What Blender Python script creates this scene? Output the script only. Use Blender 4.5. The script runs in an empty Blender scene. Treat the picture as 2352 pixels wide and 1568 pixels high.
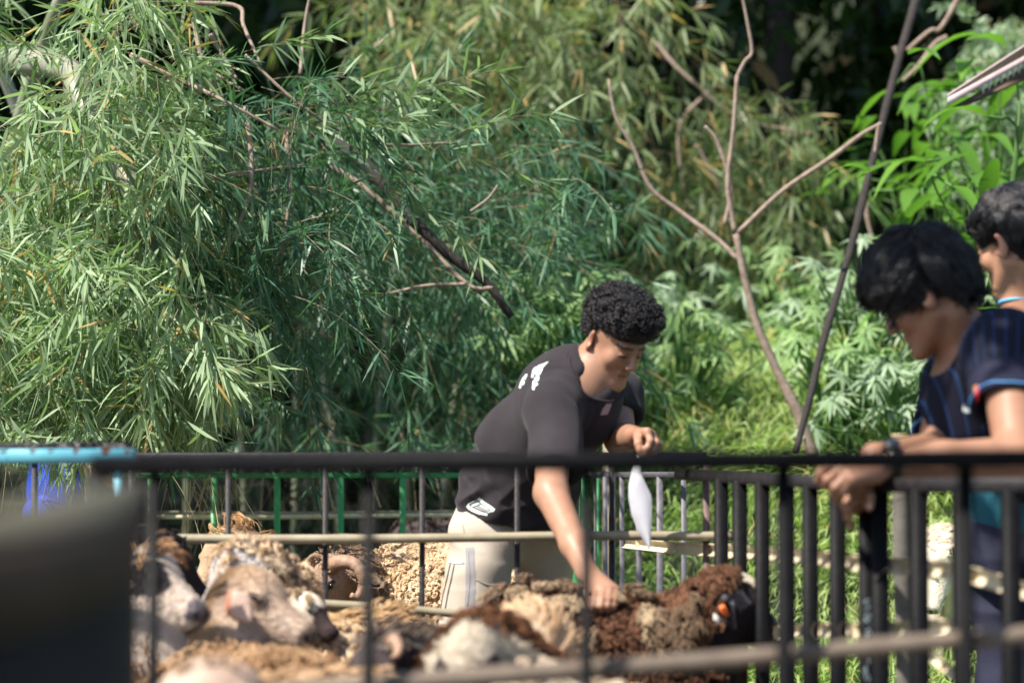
import bpy, math, random
import numpy as np
from mathutils import Vector, Matrix
from mathutils.bvhtree import BVHTree

# ------------------------------------------------------------------ camera, world, sun, exposure
S = bpy.context.scene
COL = S.collection
EYE = 1.15
PITCH = math.radians(2.3)
FPX = 5274.0                      # focal length in pixels of a 2352 px wide picture
cam_d = bpy.data.cameras.new("camera")
cam = bpy.data.objects.new("camera", cam_d)
COL.objects.link(cam)
cam.location = (0, 0, EYE)
cam.rotation_euler = (math.radians(90) + PITCH, 0, 0)
cam_d.sensor_width = 36.0
cam_d.lens = FPX / 2352 * 36
cam_d.clip_start = 0.05
cam_d.clip_end = 400
cam_d.dof.use_dof = True
cam_d.dof.focus_distance = 7.1
cam_d.dof.aperture_fstop = 2.0
S.camera = cam

TO_SUN = Vector((-0.62, -0.42, 1.0)).normalized()
w = bpy.data.worlds.new("World"); S.world = w; w.use_nodes = True
wn = w.node_tree.nodes; wl = w.node_tree.links
bg = wn["Background"]
sky = wn.new("ShaderNodeTexSky"); sky.sky_type = 'NISHITA'; sky.sun_disc = False
sky.sun_elevation = math.asin(TO_SUN.z)
sky.sun_rotation = math.atan2(TO_SUN.x, TO_SUN.y)
wl.new(sky.outputs[0], bg.inputs[0]); bg.inputs[1].default_value = 0.095
sd = bpy.data.lights.new("sun", 'SUN'); sd.energy = 4.6; sd.angle = math.radians(0.53); sd.color = (1, 0.93, 0.82)
sun = bpy.data.objects.new("sun", sd); COL.objects.link(sun)
sun.rotation_euler = (-TO_SUN).to_track_quat('-Z', 'Y').to_euler()
S.view_settings.view_transform = 'Standard'; S.view_settings.look = 'None'
S.view_settings.gamma = 1.0; S.view_settings.use_curve_mapping = False
S.view_settings.exposure = 1.08
S.cycles.max_bounces = 6; S.cycles.diffuse_bounces = 3; S.cycles.glossy_bounces = 2; S.cycles.transmission_bounces = 4
S.cycles.transparent_max_bounces = 4
S.cycles.use_denoising = True
S.cycles.sample_clamp_indirect = 4.0

rng = np.random.default_rng(7)
random.seed(7)
CP, SP = math.cos(PITCH), math.sin(PITCH)

def P(px, py, D):
    """world point that lies at depth D (metres along +Y) on the sight line of a picture point"""
    a = (px - 1176) / FPX; b = (784 - py) / FPX
    dx, dy, dz = a, CP - b * SP, SP + b * CP
    return np.array((dx / dy * D, D, EYE + dz / dy * D))
def PA(px, py, D):
    px = np.asarray(px, float); py = np.asarray(py, float); D = np.asarray(D, float)
    a = (px - 1176) / FPX; b = (784 - py) / FPX
    dy = CP - b * SP; dz = SP + b * CP
    return np.stack([a / dy * D, D + 0 * a, EYE + dz / dy * D], -1)
def unit(v):
    v = np.asarray(v, float); return v / (np.linalg.norm(v, axis=-1, keepdims=True) + 1e-12)

# ------------------------------------------------------------------ object helpers
def link(o, parent=None):
    COL.objects.link(o)
    if parent is not None: o.parent = parent
    return o
def tag(o, label=None, cat=None, group=None, kind=None):
    if label: o['label'] = label
    if cat: o['category'] = cat
    if group: o['group'] = group
    if kind: o['kind'] = kind
    return o
def thing(name, loc, label, cat, group=None):
    o = bpy.data.objects.new(name, None); o.location = [float(v) for v in loc]; o.empty_display_size = .1
    COL.objects.link(o); tag(o, label, cat, group)
    return o
def mesh_np(name, V, F, mats=None, smooth=False, attrs=None, matidx=None):
    """F: (n,3) or (n,4) int array, or a list of such arrays"""
    me = bpy.data.meshes.new(name)
    Fs = F if isinstance(F, list) else [F]
    Fs = [np.asarray(f, np.int32) for f in Fs if len(f)]
    V = np.asarray(V, np.float32)
    me.vertices.add(len(V)); me.vertices.foreach_set('co', V.ravel())
    nl = sum(f.size for f in Fs); npoly = sum(len(f) for f in Fs)
    me.loops.add(nl); me.loops.foreach_set('vertex_index', np.concatenate([f.ravel() for f in Fs]))
    me.polygons.add(npoly)
    tot = np.concatenate([np.full(len(f), f.shape[1], np.int32) for f in Fs])
    st = np.concatenate([[0], np.cumsum(tot)[:-1]]).astype(np.int32)
    me.polygons.foreach_set('loop_start', st)
    try: me.polygons.foreach_set('loop_total', tot)
    except Exception: pass
    if smooth: me.polygons.foreach_set('use_smooth', np.ones(npoly, bool))
    if matidx is not None: me.polygons.foreach_set('material_index', np.asarray(matidx, np.int32))
    me.update(calc_edges=True)
    for m in (mats if isinstance(mats, (list, tuple)) else [mats]):
        if m: me.materials.append(m)
    for k, a in (attrs or {}).items():
        a = np.asarray(a, np.float32)
        if a.ndim == 1:
            at = me.attributes.new(k, 'FLOAT', 'POINT'); at.data.foreach_set('value', a)
        else:
            if a.shape[1] == 3: a = np.concatenate([a, np.ones((len(a), 1), np.float32)], 1)
            at = me.attributes.new(k, 'FLOAT_COLOR', 'POINT'); at.data.foreach_set('color', a.ravel())
    return me
def put(name, V, F, mat, parent=None, origin=None, smooth=False, attrs=None, kind=None, label=None):
    """V in world space; the object gets its origin at `origin` (world) or at its parent's"""
    V = np.asarray(V, float)
    po = np.array(parent.matrix_world.translation) if False else None
    base = np.array([0., 0, 0])
    p = parent
    while p is not None:
        base += np.array(p.location); p = p.parent
    o_w = base if origin is None else np.asarray(origin, float)
    me = mesh_np(name, V - o_w, F, mat, smooth, attrs)
    o = bpy.data.objects.new(name, me); o.location = [float(v) for v in (o_w - base)]
    link(o, parent)
    if kind: o['kind'] = kind
    if label: o['label'] = label
    return o
class Geo:
    def __init__(s): s.V = []; s.T = []; s.Q = []; s.n = 0; s.a = []
    def add(s, V, T=None, Q=None, a=None):
        V = np.asarray(V, float)
        if T is not None and len(T): s.T.append(np.asarray(T) + s.n)
        if Q is not None and len(Q): s.Q.append(np.asarray(Q) + s.n)
        s.V.append(V); s.a.append(np.full(len(V), .5) if a is None else np.asarray(a, float)); s.n += len(V)
    def box(s, c, h, R=None):
        c = np.asarray(c, float); h = np.asarray(h, float)
        sg = np.array([[x, y, z] for x in (-1, 1) for y in (-1, 1) for z in (-1, 1)], float) * h
        if R is not None: sg = sg @ np.asarray(R)
        s.add(sg + c, Q=[[0, 1, 3, 2], [4, 6, 7, 5], [0, 4, 5, 1], [2, 3, 7, 6], [0, 2, 6, 4], [1, 5, 7, 3]])
    def bar(s, a, b, wx, wy, up=(0, 0, 1), bev=0.12):
        """bar of section wx*wy with chamfered edges from a to b"""
        a = np.asarray(a, float); b = np.asarray(b, float)
        t = unit(b - a); up = np.asarray(up, float)
        if abs(t @ up) > .95: up = np.array([0, 1., 0])
        x = unit(np.cross(t, up)); y = np.cross(x, t)
        c = bev * min(wx, wy); hx, hy = wx / 2, wy / 2
        ring = [(hx - c, hy), (hx, hy - c), (hx, -hy + c), (hx - c, -hy), (-hx + c, -hy), (-hx, -hy + c), (-hx, hy - c), (-hx + c, hy)]
        V = [p + x * u + y * v for p in (a, b) for u, v in ring]
        Q = [[i, (i + 1) % 8, 8 + (i + 1) % 8, 8 + i] for i in range(8)]
        n0 = len(V); V += [a, b]
        T = [[(i + 1) % 8, i, n0] for i in range(8)] + [[8 + i, 8 + (i + 1) % 8, n0 + 1] for i in range(8)]
        s.add(V, T=T, Q=Q)
    def tubes(s, Pth, R, sides=5, caps=True, a=None):
        V, Q, T = tubes(Pth, R, sides, caps)
        s.add(V, T=T, Q=Q, a=a)
    def out(s): return np.concatenate(s.V), [np.concatenate(x) for x in (s.T, s.Q) if x]
    def put(s, name, mat, parent=None, **k):
        V, F = s.out(); return put(name, V, F, mat, parent, **k)
def tubes(Pth, R, sides=5, caps=True):
    """Pth (M,K,3), R (M,K) -> joined tubes"""
    Pth = np.asarray(Pth, float); R = np.asarray(R, float)
    if Pth.ndim == 2: Pth = Pth[None]
    if R.ndim == 1: R = R[None]
    M, K, _ = Pth.shape
    t = np.gradient(Pth, axis=1); t = unit(t)
    mt = unit(t.mean(1))
    ref = np.where(np.abs(mt[:, 2:3]) > .8, np.array([[0, 1., 0.1]]), np.array([[0.05, 0, 1.]]))[:, None, :]
    x = unit(np.cross(t, ref)); y = np.cross(x, t)
    an = np.arange(sides) / sides * 2 * math.pi
    V = Pth[:, :, None, :] + R[:, :, None, None] * (x[:, :, None, :] * np.cos(an)[None, None, :, None] + y[:, :, None, :] * np.sin(an)[None, None, :, None])
    idx = np.arange(M * K * sides).reshape(M, K, sides)
    a = idx[:, :-1]; b = idx[:, 1:]
    Q = np.stack([a, np.roll(a, -1, 2), np.roll(b, -1, 2), b], -1).reshape(-1, 4)
    V = V.reshape(-1, 3); T = []
    if caps:
        n0 = len(V)
        V = np.concatenate([V, Pth[:, 0], Pth[:, -1]])
        c0 = (n0 + np.arange(M))[:, None]; c1 = (n0 + M + np.arange(M))[:, None]
        s0 = idx[:, 0]; s1 = idx[:, -1]
        T = np.concatenate([np.stack([np.roll(s0, -1, 1), s0, np.broadcast_to(c0, s0.shape)], -1).reshape(-1, 3),
                            np.stack([s1, np.roll(s1, -1, 1), np.broadcast_to(c1, s1.shape)], -1).reshape(-1, 3)])
    return V, Q, T
def curve_pts(pts, n):
    """Catmull-Rom through the points, n samples"""
    p = np.asarray(pts, float); p = np.concatenate([[2 * p[0] - p[1]], p, [2 * p[-1] - p[-2]]])
    u = np.linspace(0, len(p) - 3 - 1e-6, n); i = u.astype(int); f = (u - i)[:, None]
    a, b, c, d = p[i], p[i + 1], p[i + 2], p[i + 3]
    return .5 * ((2 * b) + (-a + c) * f + (2 * a - 5 * b + 4 * c - d) * f ** 2 + (-a + 3 * b - 3 * c + d) * f ** 3)
def interp(ts, vs, n):
    return np.interp(np.linspace(0, 1, n), ts, vs)
def hair(name, pts, r0, r1, mat, parent, col=None, kind=None, label=None):
    """pts (N,K,3) world; a Curves object"""
    pts = np.asarray(pts, float); N, K, _ = pts.shape
    base = np.array([0., 0, 0]); p = parent
    while p is not None: base += np.array(p.location); p = p.parent
    h = bpy.data.hair_curves.new(name); h.add_curves([K] * N)
    h.attributes['position'].data.foreach_set('vector', (pts - base).astype(np.float32).ravel())
    r = np.linspace(r0, r1, K)[None, :].repeat(N, 0).astype(np.float32)
    ra = h.attributes.get('radius') or h.attributes.new('radius', 'FLOAT', 'POINT')
    ra.data.foreach_set('value', r.ravel())
    if col is not None:
        c = np.asarray(col, np.float32)
        if c.shape[1] == 3: c = np.concatenate([c, np.ones((len(c), 1), np.float32)], 1)
        at = h.attributes.new('tint', 'FLOAT_COLOR', 'POINT'); at.data.foreach_set('color', np.repeat(c, K, 0).ravel())
    h.materials.append(mat)
    o = bpy.data.objects.new(name, h); link(o, parent)
    if kind: o['kind'] = kind
    if label: o['label'] = label
    return o

# ------------------------------------------------------------------ value noise in numpy
_lat = np.random.default_rng(3).random((32, 32, 32)).astype(np.float32)
def vnoise(p, freq, seed=0):
    q = np.asarray(p) * freq + seed * 7.31
    i = np.floor(q).astype(int); f = q - i; f = f * f * (3 - 2 * f); i &= 31; j = (i + 1) & 31
    r = 0
    for dx in (0, 1):
        for dy in (0, 1):
            for dz in (0, 1):
                wt = (f[..., 0] if dx else 1 - f[..., 0]) * (f[..., 1] if dy else 1 - f[..., 1]) * (f[..., 2] if dz else 1 - f[..., 2])
                r = r + wt * _lat[(j if dx else i)[..., 0], (j if dy else i)[..., 1], (j if dz else i)[..., 2]]
    return r * 2 - 1
def vnoise3(p, freq, seed=0):
    return np.stack([vnoise(p, freq, seed + k * 3) for k in range(3)], -1)

# ------------------------------------------------------------------ signed distance modelling
class SDF:
    def __init__(s): s.ops = []
    def cone(s, a, b, r1, r2, k=.02, flat=None, fs=1.0, sub=False, at=0):
        s.ops.append(('c', np.asarray(a, float), np.asarray(b, float), r1, r2, k, flat, fs, sub)); return s
    def chain(s, pts, rs, k=.02, **kw):
        for i in range(len(pts) - 1): s.cone(pts[i], pts[i + 1], rs[i], rs[i + 1], k, **kw)
        return s
    def ell(s, c, r, R=None, k=.02, sub=False):
        s.ops.append(('e', np.asarray(c, float), np.asarray(r, float), np.eye(3) if R is None else np.asarray(R, float), k, sub)); return s
    def plane(s, p, n):
        """cut away the side that n points to"""
        s.ops.append(('p', np.asarray(p, float), unit(n))); return s
    def slab(s, p, n, c, rad):
        s.ops.append(('q', np.asarray(p, float), unit(n), np.asarray(c, float), rad)); return s
    def _bb(s, op):
        if op[0] == 'c':
            r = max(op[3], op[4]) + op[5] + .03
            return np.minimum(op[1], op[2]) - r, np.maximum(op[1], op[2]) + r
        if op[0] == 'e':
            r = op[2].max() + op[4] + .03
            return op[1] - r, op[1] + r
        if op[0] == 'q': return op[3] - op[4], op[3] + op[4]
    def mesh(s, h, noise=None):
        bs = [s._bb(o) for o in s.ops if (o[0] == 'c' and not o[8]) or (o[0] == 'e' and not o[5])]
        lo = np.min([b[0] for b in bs], 0); hi = np.max([b[1] for b in bs], 0)
        n = np.ceil((hi - lo) / h).astype(int) + 2
        F = np.full(n, .05, np.float32)
        ax = [(lo[i] + h * np.arange(n[i])).astype(np.float32) for i in range(3)]
        for o in s.ops:
            if o[0] == 'p':
                X, Y, Z = np.ix_(*ax)
                d = (X - o[1][0]) * o[2][0] + (Y - o[1][1]) * o[2][1] + (Z - o[1][2]) * o[2][2]
                np.maximum(F, d.astype(np.float32), out=F); continue
            b0, b1 = s._bb(o)
            i0 = np.clip(((b0 - lo) / h).astype(int), 0, n); i1 = np.clip(((b1 - lo) / h).astype(int) + 1, 0, n)
            if np.any(i1 <= i0): continue
            sl = tuple(slice(i0[i], i1[i]) for i in range(3))
            X, Y, Z = np.ix_(*[ax[i][sl[i]] for i in range(3)])
            if o[0] == 'q':
                d = (X - o[1][0]) * o[2][0] + (Y - o[1][1]) * o[2][1] + (Z - o[1][2]) * o[2][2]
                rr = np.sqrt((X - o[3][0]) ** 2 + (Y - o[3][1]) ** 2 + (Z - o[3][2]) ** 2) - o[4]
                F[sl] = np.maximum(F[sl], np.minimum(d, -rr)).astype(np.float32); continue
            if o[0] == 'c':
                _, a, b, r1, r2, k, flat, fs, sub = o
                x = X - a[0]; y = Y - a[1]; z = Z - a[2]; ba = b - a
                if flat is not None:
                    fl = unit(flat); c = (x * fl[0] + y * fl[1] + z * fl[2]) * (fs - 1)
                    x = x + c * fl[0]; y = y + c * fl[1]; z = z + c * fl[2]
                    ba = ba + fl * (ba @ fl) * (fs - 1)
                L2 = ba @ ba + 1e-12
                t = np.clip((x * ba[0] + y * ba[1] + z * ba[2]) / L2, 0, 1)
                d = np.sqrt((x - t * ba[0]) ** 2 + (y - t * ba[1]) ** 2 + (z - t * ba[2]) ** 2) - (r1 + (r2 - r1) * t)
            else:
                _, c, r, R, k, sub = o
                x = X - c[0]; y = Y - c[1]; z = Z - c[2]
                q = [(x * R[i][0] + y * R[i][1] + z * R[i][2]) for i in range(3)]
                k0 = np.sqrt(sum((q[i] / r[i]) ** 2 for i in range(3))); k1 = np.sqrt(sum((q[i] / r[i] ** 2) ** 2 for i in range(3))) + 1e-6
                d = k0 * (k0 - 1) / k1
            f = F[sl]
            if sub:
                d = -d; hh = np.maximum(k - np.abs(f - d), 0) / k
                F[sl] = (np.maximum(f, d) + hh * hh * k * .25).astype(np.float32)
            else:
                hh = np.maximum(k - np.abs(f - d), 0) / k
                F[sl] = (np.minimum(f, d) - hh * hh * k * .25).astype(np.float32)
        V, Q = surface_nets(F); V = V * h + lo
        return V, Q
def surface_nets(F):
    ins = F < 0; nx, ny, nz = F.shape
    cnt = np.zeros((nx - 1, ny - 1, nz - 1), np.int8)
    for dx in (0, 1):
        for dy in (0, 1):
            for dz in (0, 1):
                cnt += ins[dx:nx - 1 + dx, dy:ny - 1 + dy, dz:nz - 1 + dz]
    act = (cnt > 0) & (cnt < 8)
    I = np.argwhere(act); n = len(I)
    idm = np.full(act.shape, -1, np.int32); idm[act] = np.arange(n)
    cor = [(dx, dy, dz) for dx in (0, 1) for dy in (0, 1) for dz in (0, 1)]
    val = np.stack([F[I[:, 0] + c[0], I[:, 1] + c[1], I[:, 2] + c[2]] for c in cor], 1)
    acc = np.zeros((n, 3)); num = np.zeros(n)
    for i in range(8):
        for j in range(i + 1, 8):
            d = np.abs(np.array(cor[i]) - np.array(cor[j]))
            if d.sum() != 1: continue
            m = (val[:, i] < 0) != (val[:, j] < 0)
            t = val[m, i] / (val[m, i] - val[m, j])
            acc[m] += np.array(cor[i]) + (np.array(cor[j]) - np.array(cor[i])) * t[:, None]; num[m] += 1
    V = I + acc / num[:, None]
    Qs = []
    for ax in range(3):
        a = [slice(None)] * 3; b = [slice(None)] * 3
        a[ax] = slice(0, -1); b[ax] = slice(1, None)
        ch = ins[tuple(a)] != ins[tuple(b)]
        E = np.argwhere(ch)
        o1, o2 = [(1, 2), (2, 0), (0, 1)][ax]
        ok = (E[:, o1] > 0) & (E[:, o2] > 0) & (E[:, o1] < F.shape[o1] - 1) & (E[:, o2] < F.shape[o2] - 1)
        E = E[ok]
        def cell(d1, d2):
            c = E.copy(); c[:, o1] -= d1; c[:, o2] -= d2; return idm[c[:, 0], c[:, 1], c[:, 2]]
        q = np.stack([cell(1, 1), cell(0, 1), cell(0, 0), cell(1, 0)], 1)
        fl = ~ins[E[:, 0], E[:, 1], E[:, 2]]
        q[fl] = q[fl][:, ::-1]
        Qs.append(q)
    return V, np.concatenate(Qs)
def vnormals(V, Q):
    n = np.cross(V[Q[:, 2]] - V[Q[:, 0]], V[Q[:, 3]] - V[Q[:, 1]])
    N = np.zeros_like(V)
    for i in range(4):
        for c in range(3): N[:, c] += np.bincount(Q[:, i], n[:, c], len(V))
    return unit(N)
def relax(V, Q, it=2, lam=.5):
    for _ in range(it):
        s = np.zeros_like(V); c = np.zeros(len(V))
        for i in range(4):
            for j in ((i + 1) % 4, (i + 3) % 4):
                for k in range(3): s[:, k] += np.bincount(Q[:, i], V[Q[:, j], k], len(V))
                c += np.bincount(Q[:, i], minlength=len(V))
        V = V + lam * (s / c[:, None] - V)
    return V
def sample_quads(V, Q, n, mask=None, seed=1):
    r = np.random.default_rng(seed)
    A = np.linalg.norm(np.cross(V[Q[:, 2]] - V[Q[:, 0]], V[Q[:, 3]] - V[Q[:, 1]]), axis=1)
    c = V[Q].mean(1)
    if mask is not None: A = A * mask(c)
    i = r.choice(len(Q), n, p=A / A.sum()); u = r.random((n, 1)); v = r.random((n, 1))
    q = Q[i]
    p = V[q[:, 0]] * (1 - u) * (1 - v) + V[q[:, 1]] * u * (1 - v) + V[q[:, 2]] * u * v + V[q[:, 3]] * (1 - u) * v
    return p, i

# ------------------------------------------------------------------ materials
def mat(name, col=(.5, .5, .5), rough=.6, metal=0.0, spec=.5, vary=None, scale=20, bump=0.0, bscale=60, sss=0.0, attr=None, sheen=0.0, coat=0):
    m = bpy.data.materials.new(name); m.use_nodes = True
    nt = m.node_tree; N = nt.nodes; L = nt.links; b = N["Principled BSDF"]
    b.inputs['Base Color'].default_value = (*col, 1); b.inputs['Roughness'].default_value = rough
    b.inputs['Metallic'].default_value = metal; b.inputs['Specular IOR Level'].default_value = spec
    if sheen: b.inputs['Sheen Weight'].default_value = sheen
    if sss:
        b.inputs['Subsurface Weight'].default_value = sss; b.inputs['Subsurface Radius'].default_value = (.012, .005, .003)
        b.inputs['Subsurface Scale'].default_value = 1.0
    tc = N.new("ShaderNodeTexCoord"); src = None
    if attr:
        at = N.new("ShaderNodeAttribute"); at.attribute_name = attr; src = at.outputs['Color']
    if vary:
        no = N.new("ShaderNodeTexNoise"); no.inputs['Scale'].default_value = scale; no.inputs['Detail'].default_value = 6; no.inputs['Roughness'].default_value = .65
        L.new(tc.outputs['Object'], no.inputs['Vector'])
        ra = N.new("ShaderNodeValToRGB"); ra.color_ramp.elements[0].position = .32; ra.color_ramp.elements[1].position = .68
        if src is None:
            ra.color_ramp.elements[0].color = (*col, 1); ra.color_ramp.elements[1].color = (*vary, 1)
            L.new(no.outputs['Fac'], ra.inputs[0]); src = ra.outputs[0]
        else:
            ra.color_ramp.elements[0].color = (vary[0],) * 3 + (1,); ra.color_ramp.elements[1].color = (vary[1],) * 3 + (1,)
            L.new(no.outputs['Fac'], ra.inputs[0])
            mx = N.new("ShaderNodeMix"); mx.data_type = 'RGBA'; mx.blend_type = 'MULTIPLY'; mx.inputs[0].default_value = 1
            L.new(src, mx.inputs[6]); L.new(ra.outputs[0], mx.inputs[7]); src = mx.outputs[2]
    if src is not None: L.new(src, b.inputs['Base Color'])
    if bump:
        n2 = N.new("ShaderNodeTexNoise"); n2.inputs['Scale'].default_value = bscale; n2.inputs['Detail'].default_value = 5
        L.new(tc.outputs['Object'], n2.inputs['Vector'])
        bp = N.new("ShaderNodeBump"); bp.inputs['Strength'].default_value = 1.0; bp.inputs['Distance'].default_value = bump
        L.new(n2.outputs['Fac'], bp.inputs['Height']); L.new(bp.outputs[0], b.inputs['Normal'])
    return m
def leafmat(name, dark, light, dry=None, trans=.35, gloss=.35):
    """tint attribute 0..1 picks the leaf's own green; some leaves are dry"""
    m = bpy.data.materials.new(name); m.use_nodes = True
    nt = m.node_tree; N = nt.nodes; L = nt.links; b = N["Principled BSDF"]
    at = N.new("ShaderNodeAttribute"); at.attribute_name = 'tint'
    ra = N.new("ShaderNodeValToRGB"); e = ra.color_ramp.elements
    e[0].color = (*dark, 1); e[0].position = 0; e[1].color = (*light, 1); e[1].position = .9
    if dry:
        e.new(.93).color = (*light, 1); e.new(.97).color = (*dry, 1)
    L.new(at.outputs['Fac'], ra.inputs[0]); L.new(ra.outputs[0], b.inputs['Base Color'])
    b.inputs['Roughness'].default_value = gloss; b.inputs['Specular IOR Level'].default_value = .35
    tr = N.new("ShaderNodeBsdfTranslucent")
    mx = N.new("ShaderNodeMix"); mx.data_type = 'RGBA'; mx.blend_type = 'MULTIPLY'; mx.inputs[0].default_value = 1; mx.inputs[7].default_value = (1.3, 1.6, .75, 1)
    L.new(ra.outputs[0], mx.inputs[6]); L.new(mx.outputs[2], tr.inputs[0])
    ms = N.new("ShaderNodeMixShader"); ms.inputs[0].default_value = trans
    L.new(b.outputs[0], ms.inputs[1]); L.new(tr.outputs[0], ms.inputs[2]); L.new(ms.outputs[0], N['Material Output'].inputs[0])
    return m
def hairmat(name, rough=.75, spec=.25, attr='tint', col=None):
    m = bpy.data.materials.new(name); m.use_nodes = True
    N = m.node_tree.nodes; L = m.node_tree.links; b = N["Principled BSDF"]
    if col is None:
        at = N.new("ShaderNodeAttribute"); at.attribute_name = attr; L.new(at.outputs['Color'], b.inputs['Base Color'])
    else: b.inputs['Base Color'].default_value = (*col, 1)
    b.inputs['Roughness'].default_value = rough; b.inputs['Specular IOR Level'].default_value = spec
    return m
M = {}
M['black'] = mat('black_paint', (.0025, .0025, .0035), .5, spec=.10, vary=(.006, .006, .007), scale=35, bump=.0008, bscale=90)
M['black_worn'] = mat('worn_black_paint', (.010, .0095, .012), .5, spec=.2, vary=(.035, .031, .032), scale=60, bump=.001, bscale=140)
M['grey_bar'] = mat('grey_purple_paint', (.06, .055, .07), .5, vary=(.14, .13, .15), scale=30, bump=.001)
M['green'] = mat('green_paint', (.045, .30, .10), .4, vary=(.06, .36, .12), scale=12)
M['cyan'] = mat('cyan_paint', (.10, .38, .50), .4, vary=(.16, .47, .58), scale=9)
M['rust'] = mat('rust', (.14, .05, .03), .8, vary=(.08, .03, .02), scale=60)
M['bamboo_dry'] = mat('dry_bamboo', (.23, .19, .12), .55, vary=(.33, .29, .20), scale=14, bump=.0008, bscale=50)
M['bamboo_pale'] = mat('split_bamboo', (.62, .52, .34), .55, vary=(.74, .66, .48), scale=16, bump=.0006, bscale=40)
M['bamboo_old'] = mat('old_bamboo', (.105, .078, .058), .7, vary=(.18, .14, .105), scale=20, bump=.001, bscale=50)
M['wood'] = mat('grey_wood', (.09, .085, .075), .8, vary=(.17, .155, .135), scale=25, bump=.002, bscale=60)
M['wood_end'] = mat('cut_wood', (.42, .34, .18), .8, vary=(.5, .42, .25), scale=60)
M['moss'] = mat('mossy_board', (.14, .11, .095), .9, vary=(.10, .12, .055), scale=9, bump=.004, bscale=40)
M['bark'] = mat('bark', (.20, .14, .11), .85, vary=(.34, .27, .22), scale=30, bump=.003, bscale=50)
M['bark_dark'] = mat('dark_bark', (.016, .013, .012), .9, vary=(.035, .028, .026), scale=25, bump=.004, bscale=40)
M['culm'] = mat('bamboo_culm', (.15, .19, .09), .45, vary=(.33, .31, .28), scale=6)
M['twig'] = mat('twig', (.26, .24, .12), .6, vary=(.33, .24, .17), scale=5)
M['wire'] = mat('wire', (.09, .065, .05), .5, metal=.4)
M['skin'] = mat('skin', (.4, .2, .12), .48, spec=.4, attr='tint', vary=(.9, 1.06), scale=30, sss=.12, bump=.0004, bscale=300)
M['shirt_black'] = mat('faded_black_cotton', (.025, .0215, .025), .95, spec=.1, vary=(.037, .032, .037), scale=6, bump=.0006, bscale=400, sheen=.08)
M['trousers'] = mat('beige_trousers', (.40, .34, .28), .9, spec=.2, vary=(.49, .43, .36), scale=7, bump=.0006, bscale=300)
M['teal'] = mat('teal_cotton', (.010, .10, .14), .85, vary=(.015, .13, .18), scale=8, bump=.001, bscale=90)
M['navy'] = mat('navy_cotton', (.012, .014, .035), .85, vary=(.018, .02, .05), scale=8, bump=.001, bscale=120)
M['blue'] = mat('royal_blue_cloth', (.012, .045, .38), .75, vary=(.02, .07, .5), scale=6, bump=.003, bscale=18)
M['white_print'] = mat('white_print', (.72, .80, .76), .7)
M['print_dark'] = mat('dark_print', (.03, .03, .035), .8)
M['stripe'] = mat('navy_side_stripe', (.015, .02, .03), .8)
M['paper'] = mat('paper', (.84, .84, .90), .8, vary=(.88, .88, .93), scale=4)
M['nail'] = mat('finger_nail', (.62, .40, .34), .3)
M['light_blue'] = mat('light_blue_trim', (.08, .28, .62), .7)
M['red'] = mat('red_badge', (.5, .02, .02), .6)
M['gold'] = mat('gold_edge', (.6, .42, .1), .6)
M['rubber'] = mat('black_rubber', (.015, .015, .016), .35, spec=.6)
M['glass'] = mat('watch_glass', (.03, .04, .06), .08, spec=1.0)
M['shoe'] = mat('rubber_boot', (.02, .02, .022), .4)
M['orange'] = mat('orange_plastic', (.80, .16, .03), .4)
M['horn'] = mat('ram_horn', (.24, .13, .08), .6, vary=(.38, .25, .17), scale=40, bump=.003, bscale=60)
M['eye'] = mat('dark_eye', (.012, .009, .008), .12, spec=.8)
M['hoof'] = mat('hoof', (.04, .035, .03), .6)
M['coat'] = mat('sheep_coat', (.5, .4, .3), .9, spec=.15, attr='tint', vary=(.8, 1.1), scale=60, bump=.004, bscale=160)
M['wool'] = hairmat('wool', .92, .08)
M['clump'] = mat('matted_wool', (.34, .25, .155), .95, spec=.08, vary=(.46, .36, .24), scale=30, bump=.005, bscale=120)
M['clump_dark'] = mat('matted_brown_wool', (.15, .095, .06), .95, spec=.08, vary=(.24, .165, .11), scale=30, bump=.005, bscale=120)
M['hair'] = hairmat('black_hair', .36, .5, col=(.005, .004, .006))
M['haircap'] = mat('hair_base', (.006, .005, .006), .6, bump=.003, bscale=120)
M['curly'] = hairmat('curly_black_hair', .45, .45, col=(.011, .009, .011))
M['straw'] = mat('straw', (.5, .4, .2), .7)
M['soil'] = mat('pen_floor', (.10, .075, .05), .95, vary=(.17, .13, .085), scale=3, bump=.02, bscale=30)
M['roof_sheet'] = mat('pinkish_roof_sheet', (.42, .30, .30), .6, vary=(.50, .40, .42), scale=8)
M['fascia'] = mat('painted_fascia', (.50, .36, .38), .6, vary=(.60, .52, .58), scale=6)
M['soffit'] = mat('dark_soffit', (.10, .07, .05), .8, vary=(.14, .10, .07), scale=12)
M['tooth'] = mat('white_trim', (.75, .73, .73), .6)
M['bamboo_leaf'] = leafmat('bamboo_leaf', (.08, .16, .07), (.33, .43, .25), dry=(.42, .30, .12), trans=.3, gloss=.5)
M['bamboo_far'] = leafmat('shaded_bamboo_leaf', (.032, .095, .058), (.12, .23, .135), dry=(.36, .25, .12), trans=.3, gloss=.4)  # darker, bluer copy of bamboo_leaf with the shade put into its colour
M['bamboo_yellow'] = leafmat('yellowing_bamboo_leaf', (.10, .16, .07), (.27, .33, .17), dry=(.45, .32, .15), trans=.35, gloss=.4)
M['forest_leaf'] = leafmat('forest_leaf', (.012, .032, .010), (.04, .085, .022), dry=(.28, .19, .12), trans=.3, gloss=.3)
M['broad_leaf'] = leafmat('broad_leaf', (.07, .17, .03), (.15, .30, .05), trans=.35, gloss=.3)
M['shrub_leaf'] = leafmat('palmate_leaf', (.17, .30, .12), (.32, .46, .20), dry=(.3, .3, .15), trans=.35, gloss=.5)
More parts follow.
